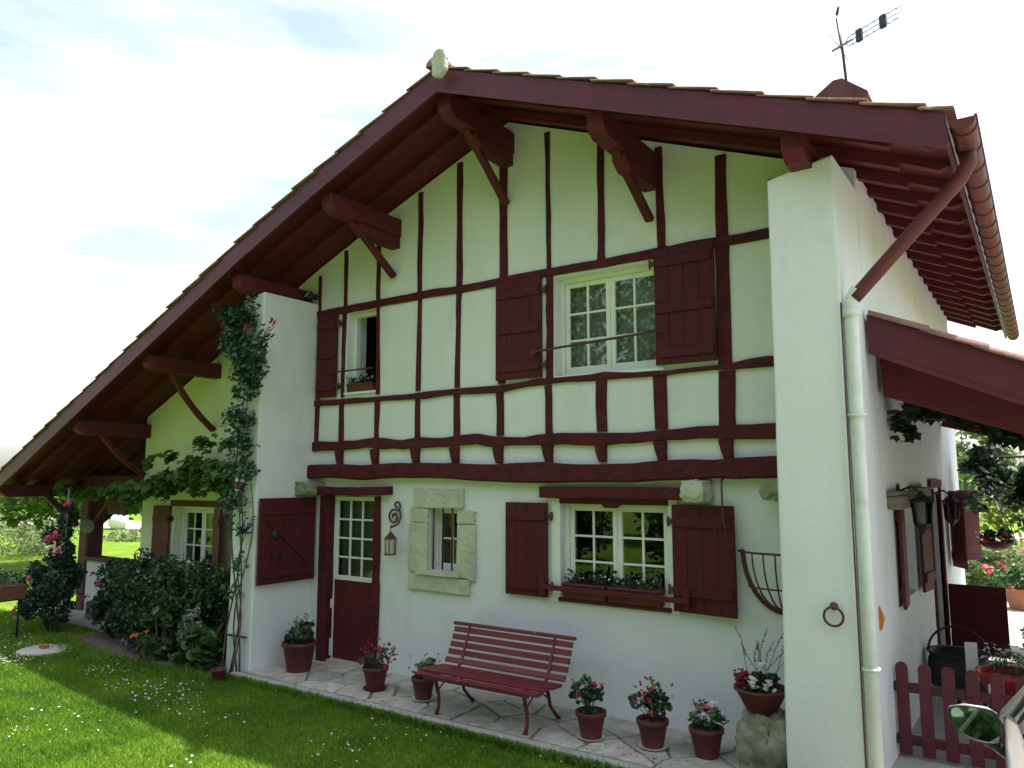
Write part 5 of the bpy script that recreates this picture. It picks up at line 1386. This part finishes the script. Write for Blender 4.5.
for i, (x, y, rx, rz, m_) in enumerate(((-5.2, -12.2, 1.5, 1.2, L_DARK), (-8.2, -12.6, 1.7, 1.45, L_MID), (-11.4, -12.4, 1.7, 1.3, L_DARK), (-14.8, -12.4, 1.8, 1.5, L_MID), (-18.4, -12.6, 1.9, 1.4, L_DARK), (-1.8, -12.8, 1.5, 1.5, L_MID))):
    lab = ['dark round shrub across the lawn facing the bench', 'mid green shrub with red roses across the lawn', 'dark shrub across the lawn beside the red roses', 'tall mid green shrub across the lawn facing the left pier', 'dark shrub across the lawn farthest to the left', 'mid green shrub beside the forecourt'][i]
    rgx = np.random.default_rng(400+i); t = empty('lawn_shrub', (x, y, ZL), 0, lab, 'shrub', GH)
    place_np(leaves(blob_pts(2600, (0, 0, rz), (rx, 1.0, rz), clumps=26, shell=.45, cr=.36, rg=rgx), .15, 'oval', r=rgx), 'foliage', m_, t)
    b = MB()
    for k in range(5): b.tube([(0, 0, -.05), (.2*(k-2), .1, .6), (.45*(k-2), .1*(k-2), rz*1.3)], [.04, .03, .01], 6)
    part(b, 'stems', BARK, t)
    if i in (1, 2):
        for k in range(14):
            c = np.array((rgx.uniform(-1.2, 1.2), .95, rgx.uniform(.5, 2.0)))
            place_np(leaves(c + rgx.normal(size=(12, 3))*.04, .06, 'petal', r=rgx), 'blossom', P_RED, t)
# background on the left
bush('pale_willow_bush', (-27.5, 4.6, -.3), (3.4, 2.6, 1.35), 5200, .16, L_PALE, 'large silvery green willow bush in the sun beyond the lawn at the left edge', 131, shape='long', cat='bush')
bush('garden_hedge', (-21.5, 6.8, -.3), (2.2, 1.0, .50), 1800, .12, L_YEL, 'low bright hedge behind the porch post', 132, cat='hedge')
bush('meadow_bush', (-31, 16.5, -.2), (1.6, 1.2, .6), 900, .16, L_PALE, 'small rounded bush beside the gravel road', 133)
bush('meadow_bush', (-29.4, 9.2, -.2), (1.2, .9, .30), 700, .12, L_PALE, 'small yellow green bush just left of the wing wall', 134)
# vine canopy of a pergola beyond the porch
rg = np.random.default_rng(140)
t = empty('pergola_vine', (-16.5, 3.2, ZL), label='sunlit vine canopy growing over the far side of the left porch', cat='vine')
o3 = np.array(t.location)
N_ = 11000
p = np.stack([rg.uniform(-24, -12.6, N_), rg.uniform(1.6, 4.4, N_), 2.0 + .12*rg.normal(size=N_)], 1)
p[:, 2] -= np.abs(np.sin(p[:, 0]*2.1)*np.sin(p[:, 0]*.7+1)) * np.where(p[:, 0] > -18.5, .16, .55) * rg.uniform(0, 1.5, N_)
place_np(leaves(p - o3, .14, 'vine', r=rg), 'foliage', L_VINE, t)
b = MB(); b.tube([(0, 0, 0), (.05, 0, 1), (-.05, 0, 2.1)], [.05, .04, .03], 7)
for k in range(5): b.tube([(0, 0, 2.0), (-2+k, -.6+.3*k, 2.15), (-5.5+2.3*k, -.9+.5*k, 2.15)], [.025, .018, .008], 6)
part(b, 'trunk', BARK, t)
t = empty('pergola', (-17.5, 3.0, ZL), label='thin timber pergola carrying the sunlit vine beyond the porch', cat='pergola')
for (x, y) in ((-5.2, -1.2), (-5.2, 1.2), (0, 1.2)): b = MB(); b.beam((x, y, 0), (x, y, 2.2), .09, .09, ch=.008); part(b, 'post', WOODG, t)
for y in (-1.2, 0, 1.2): b = MB(); b.beam((-5.5, y, 2.24), (2.8, y, 2.24), .07, .08, side=(0, 0, 1), ch=.006); part(b, 'beam', WOODG, t)
# white tank, van and shed far away
t = empty('white_tank', (-36.1, 12.4, ZL-.1), R(-28), label='rounded white tank on a low cradle beyond the road', cat='tank'); t.scale = (.5, .5, .5)
b = MB(); b.lathe([(.05, -1.3), (.5, -1.22), (.8, -1.0), (.88, -.7), (.88, .7), (.8, 1.0), (.5, 1.22), (.05, 1.3)], (0, 0, 0), 26)
o = part(b, 'shell', WHITEP, t); o.rotation_euler = (0, R(90), 0); o.location = (0, 0, 1.05)
for x in (-.7, .7): b = MB(); b.box(x-.1, x+.1, -.6, .6, 0, .45); part(b, 'cradle', METAL, t)
t = empty('parked_van', (-41.5, 12.8, ZL-.3), R(-15), label='pale grey van parked beyond the road behind the rose bush', cat='van')
b = MB(); b.prism([(-2.3, .4), (2.3, .4), (2.35, .95), (1.75, 1.1), (1.2, 1.75), (-2.2, 1.8), (-2.35, 1.0)], 'y', -.85, .85); part(b, 'body', CARP, t, .08)
b = MB(); b.prism([(1.62, 1.12), (1.15, 1.66), (.5, 1.66), (.5, 1.12)], 'y', -.857, .857); b.prism([(.4, 1.12), (.4, 1.66), (-.5, 1.66), (-.5, 1.12)], 'y', -.857, .857); part(b, 'window', BLACKP, t)
for (x, y) in ((-1.5, -.8), (1.5, -.8), (-1.5, .8), (1.5, .8)): b = MB(); b.lathe([(.33, -.1), (.34, .1)], (0, 0, 0), 18); o = part(b, 'wheel', RUBBER, t); o.location = (x, y, .34); o.rotation_euler = (R(90), 0, 0)
t = empty('garden_shed', (-52, 24, ZL), R(-30), label='small brown shed beyond the white tank', cat='shed')
b = MB(); b.box(-3, 3, -2, 2, 0, 1.9); part(b, 'wall', WOODG, t)
b = MB(); b.prism([(-2.3, 1.85), (2.3, 1.85), (0, 2.7)], 'x', -3.3, 3.3); part(b, 'roof', TILE, t)
b = MB(); b.box(-.5, .5, -2.03, -2.002, 0, 1.7); part(b, 'door', WOODD, t)
for i, (x, y, h) in enumerate(((-62, 30, 6), (-75, 18, 6.5), (-58, 44, 7), (-80, 40, 8), (-40, 60, 7), (-20, 62, 7), (-5, 58, 7.5), (12, 52, 7), (4, 34, 6), (20, 40, 8))):
    tree((x, y, ZL-.3), h, (h*.5, h*.45, h*.38), 1500, .42, L_MID if i % 2 else L_PALE, ['far tree behind the brown shed', 'far tree behind the parked van', 'tall far tree right of the shed', 'distant tree on the left horizon', 'distant tree behind the back of the house, western one', 'distant tree behind the ridge of the house', 'distant tree hidden behind the side wall', 'distant tree at the right edge of the garden', 'tree behind the sunny garden shrubs', 'tall tree at the far right of the garden'][i], 300+i, group='far trees', clumps=18)
rg = np.random.default_rng(150)
ang = rg.uniform(R(20), R(190), 7000); dist = rg.uniform(120, 150, 7000)
p = np.stack([dist*np.cos(ang), dist*np.sin(ang), np.minimum(rg.gamma(2.5, 1.1, 7000), 5)*(1+.3*np.sin(ang*37)+.2*np.sin(ang*91))], 1)
place_np(leaves(p, 1.6, 'oval', r=rg), 'far_woodland', L_MID, kind='stuff')

# ---- lawn: blades, clover and daisies
rg = np.random.default_rng(160)
def in_lawn(px, py):
    ok = (py < -1.07) | (px < -8.3)
    ok &= ~((px > -12.4) & (px < -8.2) & (py > -1.2 - .25*np.sin((px+12.4)/4.2*PI)))
    ok &= ~((px < -12.0) & (py > -.47))
    ok &= ~(((px+11.58)**2 + (py+1.64)**2) < .33**2)
    ok &= px < -1.2 - np.clip((-1.07-py)*-.12, -9, 0) - .1
    return ok
def field(n, x0, x1, y0, y1, h0, h1, wd):
    px = rg.uniform(x0, x1, n); py = rg.uniform(y0, y1, n)
    # keep only the lawn that lies within the camera's reach
    k = in_lawn(px, py) & (py > -6.6) & (px < (py+6.9)*-.10)
    px, py = px[k], py[k]
    return blades(len(px), 0, 0, 0, 0, h0, h1, wd, lean=.45, pos=(px, py), z0=ZL-.005)
V1, F1 = field(230000, -12, -1.2, -4.6, -1.0, .020, .052, .0075)
V2, F2 = field(90000, -17, -7, -4.6, -.3, .025, .06, .011)
V = np.concatenate([V1, V2]); F = np.concatenate([F1, F2+len(V1)])
np_obj('lawn_grass', V, F, GRASS, kind='stuff')
# longer tufts along the kerb and the flower bed
xk = rg.uniform(-8.3, -1.6, 5000); yk = -1.07 - np.abs(rg.normal(0, .03, 5000))
xe = rg.uniform(-12.4, -8.2, 4000); ye = -1.20 - .25*np.sin((xe+12.4)/4.2*PI) + rg.normal(0, .10, 4000)
VF = blades(9000, 0, 0, 0, 0, .04, .11, .010, lean=.5, pos=(np.concatenate([xk, xe]), np.concatenate([yk, ye])))
np_obj('edge_grass', VF[0], VF[1], GRASS, kind='stuff')
n = 1500
cx_ = rg.uniform(-15, -1.5, 70); cy_ = rg.uniform(-4.2, -1.1, 70)
idx = (70*rg.uniform(0, 1, n)**1.8).astype(int); px = cx_[idx] + rg.normal(0, .30, n); py = cy_[idx] + rg.normal(0, .16, n)
k = in_lawn(px, py) & (rg.uniform(0, 1, n) < np.where(py > -2.3, 1, .45)); px, py = px[k], py[k]
p = np.stack([px, py, ZL + rg.uniform(.045, .075, len(px))], 1)
VF = leaves(p, .018, 'round', up=3, r=rg)
np_obj('daisies', VF[0], VF[1], P_WHITE, kind='stuff')
# fallen petals on the paving
xs_ = np.concatenate([rg.normal(-6.2, .25, 60), rg.normal(-2.9, .25, 50), rg.normal(-3.5, .25, 15)]); ys_ = -.75 + rg.normal(0, .1, 125)
ys_ = np.clip(ys_, -.95, -.3)
VF = leaves(np.stack([xs_, ys_, np.full(125, .006)], 1), .016, 'petal', up=8, r=rg)
np_obj('fallen_petals', VF[0], VF[1], P_RED, kind='stuff')

# ---- car with its left mirror
t = empty('parked_car', (-.26, -2.70, -.07), R(4), label='silver beige car parked at the right edge, only its door mirror and pillar in view', cat='car')
st = [(-2.3, .62, .95, .72), (-2.1, .80, 1.0, .80), (-1.2, .86, 1.0, .86), (-.2, .865, .985, .86), (.5, .86, .95, .84), (1.1, .83, .88, .80), (1.5, .74, .78, .70), (1.66, .55, .62, .5)]
vs = []; fs = []
for (y, hw, z1, hw2) in st:
    c = .88
    for (x, z) in ((c-hw*.9, .22), (c-hw, .40), (c-hw, z1*.72), (c-hw2-.005, z1), (c-hw2*.75, z1+.03), (c, z1+.05), (c+hw2*.75, z1+.03), (c+hw2, z1), (c+hw, z1*.72), (c+hw, .40), (c+hw*.9, .22)): vs.append((x, y, z))
m_ = 11
for i in range(len(st)-1):
    for k in range(m_): fs.append((i*m_+k, i*m_+(k+1) % m_, (i+1)*m_+(k+1) % m_, (i+1)*m_+k))
fs += [tuple(range(m_)), tuple(range((len(st)-1)*m_, len(st)*m_))]
b = MB(); b.add(vs, fs, True); BODY = part(b, 'body', CARP, t)
sub = BODY.modifiers.new('bevel', 'BEVEL'); sub.width = .03; sub.segments = 3; sub.limit_method = 'ANGLE'; sub.angle_limit = R(25)
# greenhouse
gh = [(.62, .97, .12, .0), (.05, 1.36, .20, .0), (-.6, 1.46, .22, 0), (-1.4, 1.44, .22, 0), (-2.0, 1.30, .24, 0), (-2.2, 1.0, .2, 0)]
b = MB(); 
for sgn in (0, 1):
    f = (lambda x: x) if not sgn else (lambda x: 1.76-x)
    b.add([(f(.05), .40, .985), (f(.05), -2.05, 1.0), (f(.22), -1.85, 1.36), (f(.22), -.55, 1.43), (f(.19), -.05, 1.33)], [(0, 1, 2, 3, 4)])
b.add([(.12, .58, .99), (1.64, .58, .99), (1.50, -.12, 1.38), (.26, -.12, 1.38)], [(0, 1, 2, 3)])
b.add([(.14, -2.22, 1.01), (1.62, -2.22, 1.01), (1.50, -1.95, 1.36), (.26, -1.95, 1.36)], [(0, 1, 2, 3)])
part(b, 'windows', CARGL, t)
for sgn in (0, 1):
    f = (lambda x: x) if not sgn else (lambda x: 1.76-x)
    b = MB(); b.tube([(f(.06), .50, .97), (f(.16), .16, 1.20), (f(.23), -.14, 1.385), (f(.27), -.55, 1.45), (f(.28), -1.3, 1.45), (f(.25), -1.9, 1.37), (f(.12), -2.2, 1.02)], [.055, .045, .035, .03, .03, .04, .05], 8); part(b, 'pillar', CARP, t)
    b = MB(); b.tube([(f(.035), .44, .985), (f(.03), -2.05, 1.005)], .012, 6); b.tube([(f(.06), .38, 1.01), (f(.18), -.08, 1.33), (f(.225), -.55, 1.425)], .011, 6); part(b, 'window_seal', BLACKP, t)
b = MB(); b.add([(.28, -.15, 1.40), (1.48, -.15, 1.40), (1.50, -.7, 1.47), (.26, -.7, 1.47), (1.5, -1.4, 1.46), (.26, -1.4, 1.46), (1.48, -1.95, 1.37), (.28, -1.95, 1.37)], [(0, 1, 2, 3), (3, 2, 4, 5), (5, 4, 6, 7)], True); part(b, 'roof_panel', CARP, t)
for (x, y) in ((.06, 1.0), (1.70, 1.0), (.06, -1.55), (1.70, -1.55)):
    b = MB(); b.lathe([(.20, -.10), (.345, -.10), (.36, -.06), (.36, .06), (.345, .10), (.20, .10)], (0, 0, 0), 26); o = part(b, 'wheel', RUBBER, t); o.location = (x+(.06 if x < 1 else -.06), y, .36); o.rotation_euler = (0, R(90), 0)
    b = MB(); b.lathe([(.03, -.105), (.19, -.105), (.21, -.09), (.19, .09), (.17, .105)], (0, 0, 0), 20); part(b, 'rim', METAL, o)
# mirror
msh = [(-.115, .05), (-.10, .075), (-.04, .086), (.06, .08), (.10, .055), (.11, 0), (.105, -.06), (.08, -.08), (.0, -.075), (-.07, -.045), (-.105, 0)]
t2 = empty('door_mirror', (-.095, .06, 1.035), R(10), parent=t); t2.scale = (.9, .9, .92); t2.rotation_euler = (R(-15), 0, R(8))
def smooth_loop(P_, k=4):
    out = []; n_ = len(P_)
    for i in range(n_):
        p0, p1, p2, p3 = [np.array(P_[(i+j-1) % n_]) for j in range(4)]
        for q_ in range(k):
            t_ = q_/k; out.append(tuple(.5*((2*p1) + (-p0+p2)*t_ + (2*p0-5*p1+4*p2-p3)*t_**2 + (-p0+3*p1-3*p2+p3)*t_**3)))
    return out
msh = smooth_loop(msh)
def loop(s_, y): return [(p[0]*s_, y, p[1]*s_) for p in msh]
b = MB(); A_ = loop(1.0, -.045); B_ = loop(1.04, -.02); C2 = loop(.95, .03); D_ = loop(.6, .075); E_ = loop(.93, -.046); F_ = loop(.91, -.036); n = len(msh)
b.add(E_+A_+B_+C2+D_+F_, [(i+k*n, (i+1) % n+k*n, (i+1) % n+(k+1)*n, i+(k+1)*n) for k in range(4) for i in range(n)] + [tuple(range(4*n, 5*n))] + [(5*n+i, 5*n+(i+1) % n, (i+1) % n, i) for i in range(n)], True)
part(b, 'mirror_housing', BLACKP, t2)
b = MB(); b.add(loop(.92, -.040), [tuple(range(n))]); part(b, 'mirror_face', MIRR, t2)
b = MB(); b.tube([(-.11, -.03, .07), (-.04, -.03, .088), (.06, -.03, .082), (.10, -.03, .058)], .007, 6); part(b, 'mirror_cap', CARP, t2)
b = MB(); b.tube([(.05, .0, -.06), (.09, .0, -.09), (.14, .02, -.12)], [.022, .026, .03], 8); part(b, 'mirror_arm', BLACKP, t2)

for o in kids(t):
    if not o.name.startswith('wheel'): o.location.z += .20
BODY.location.z += .06
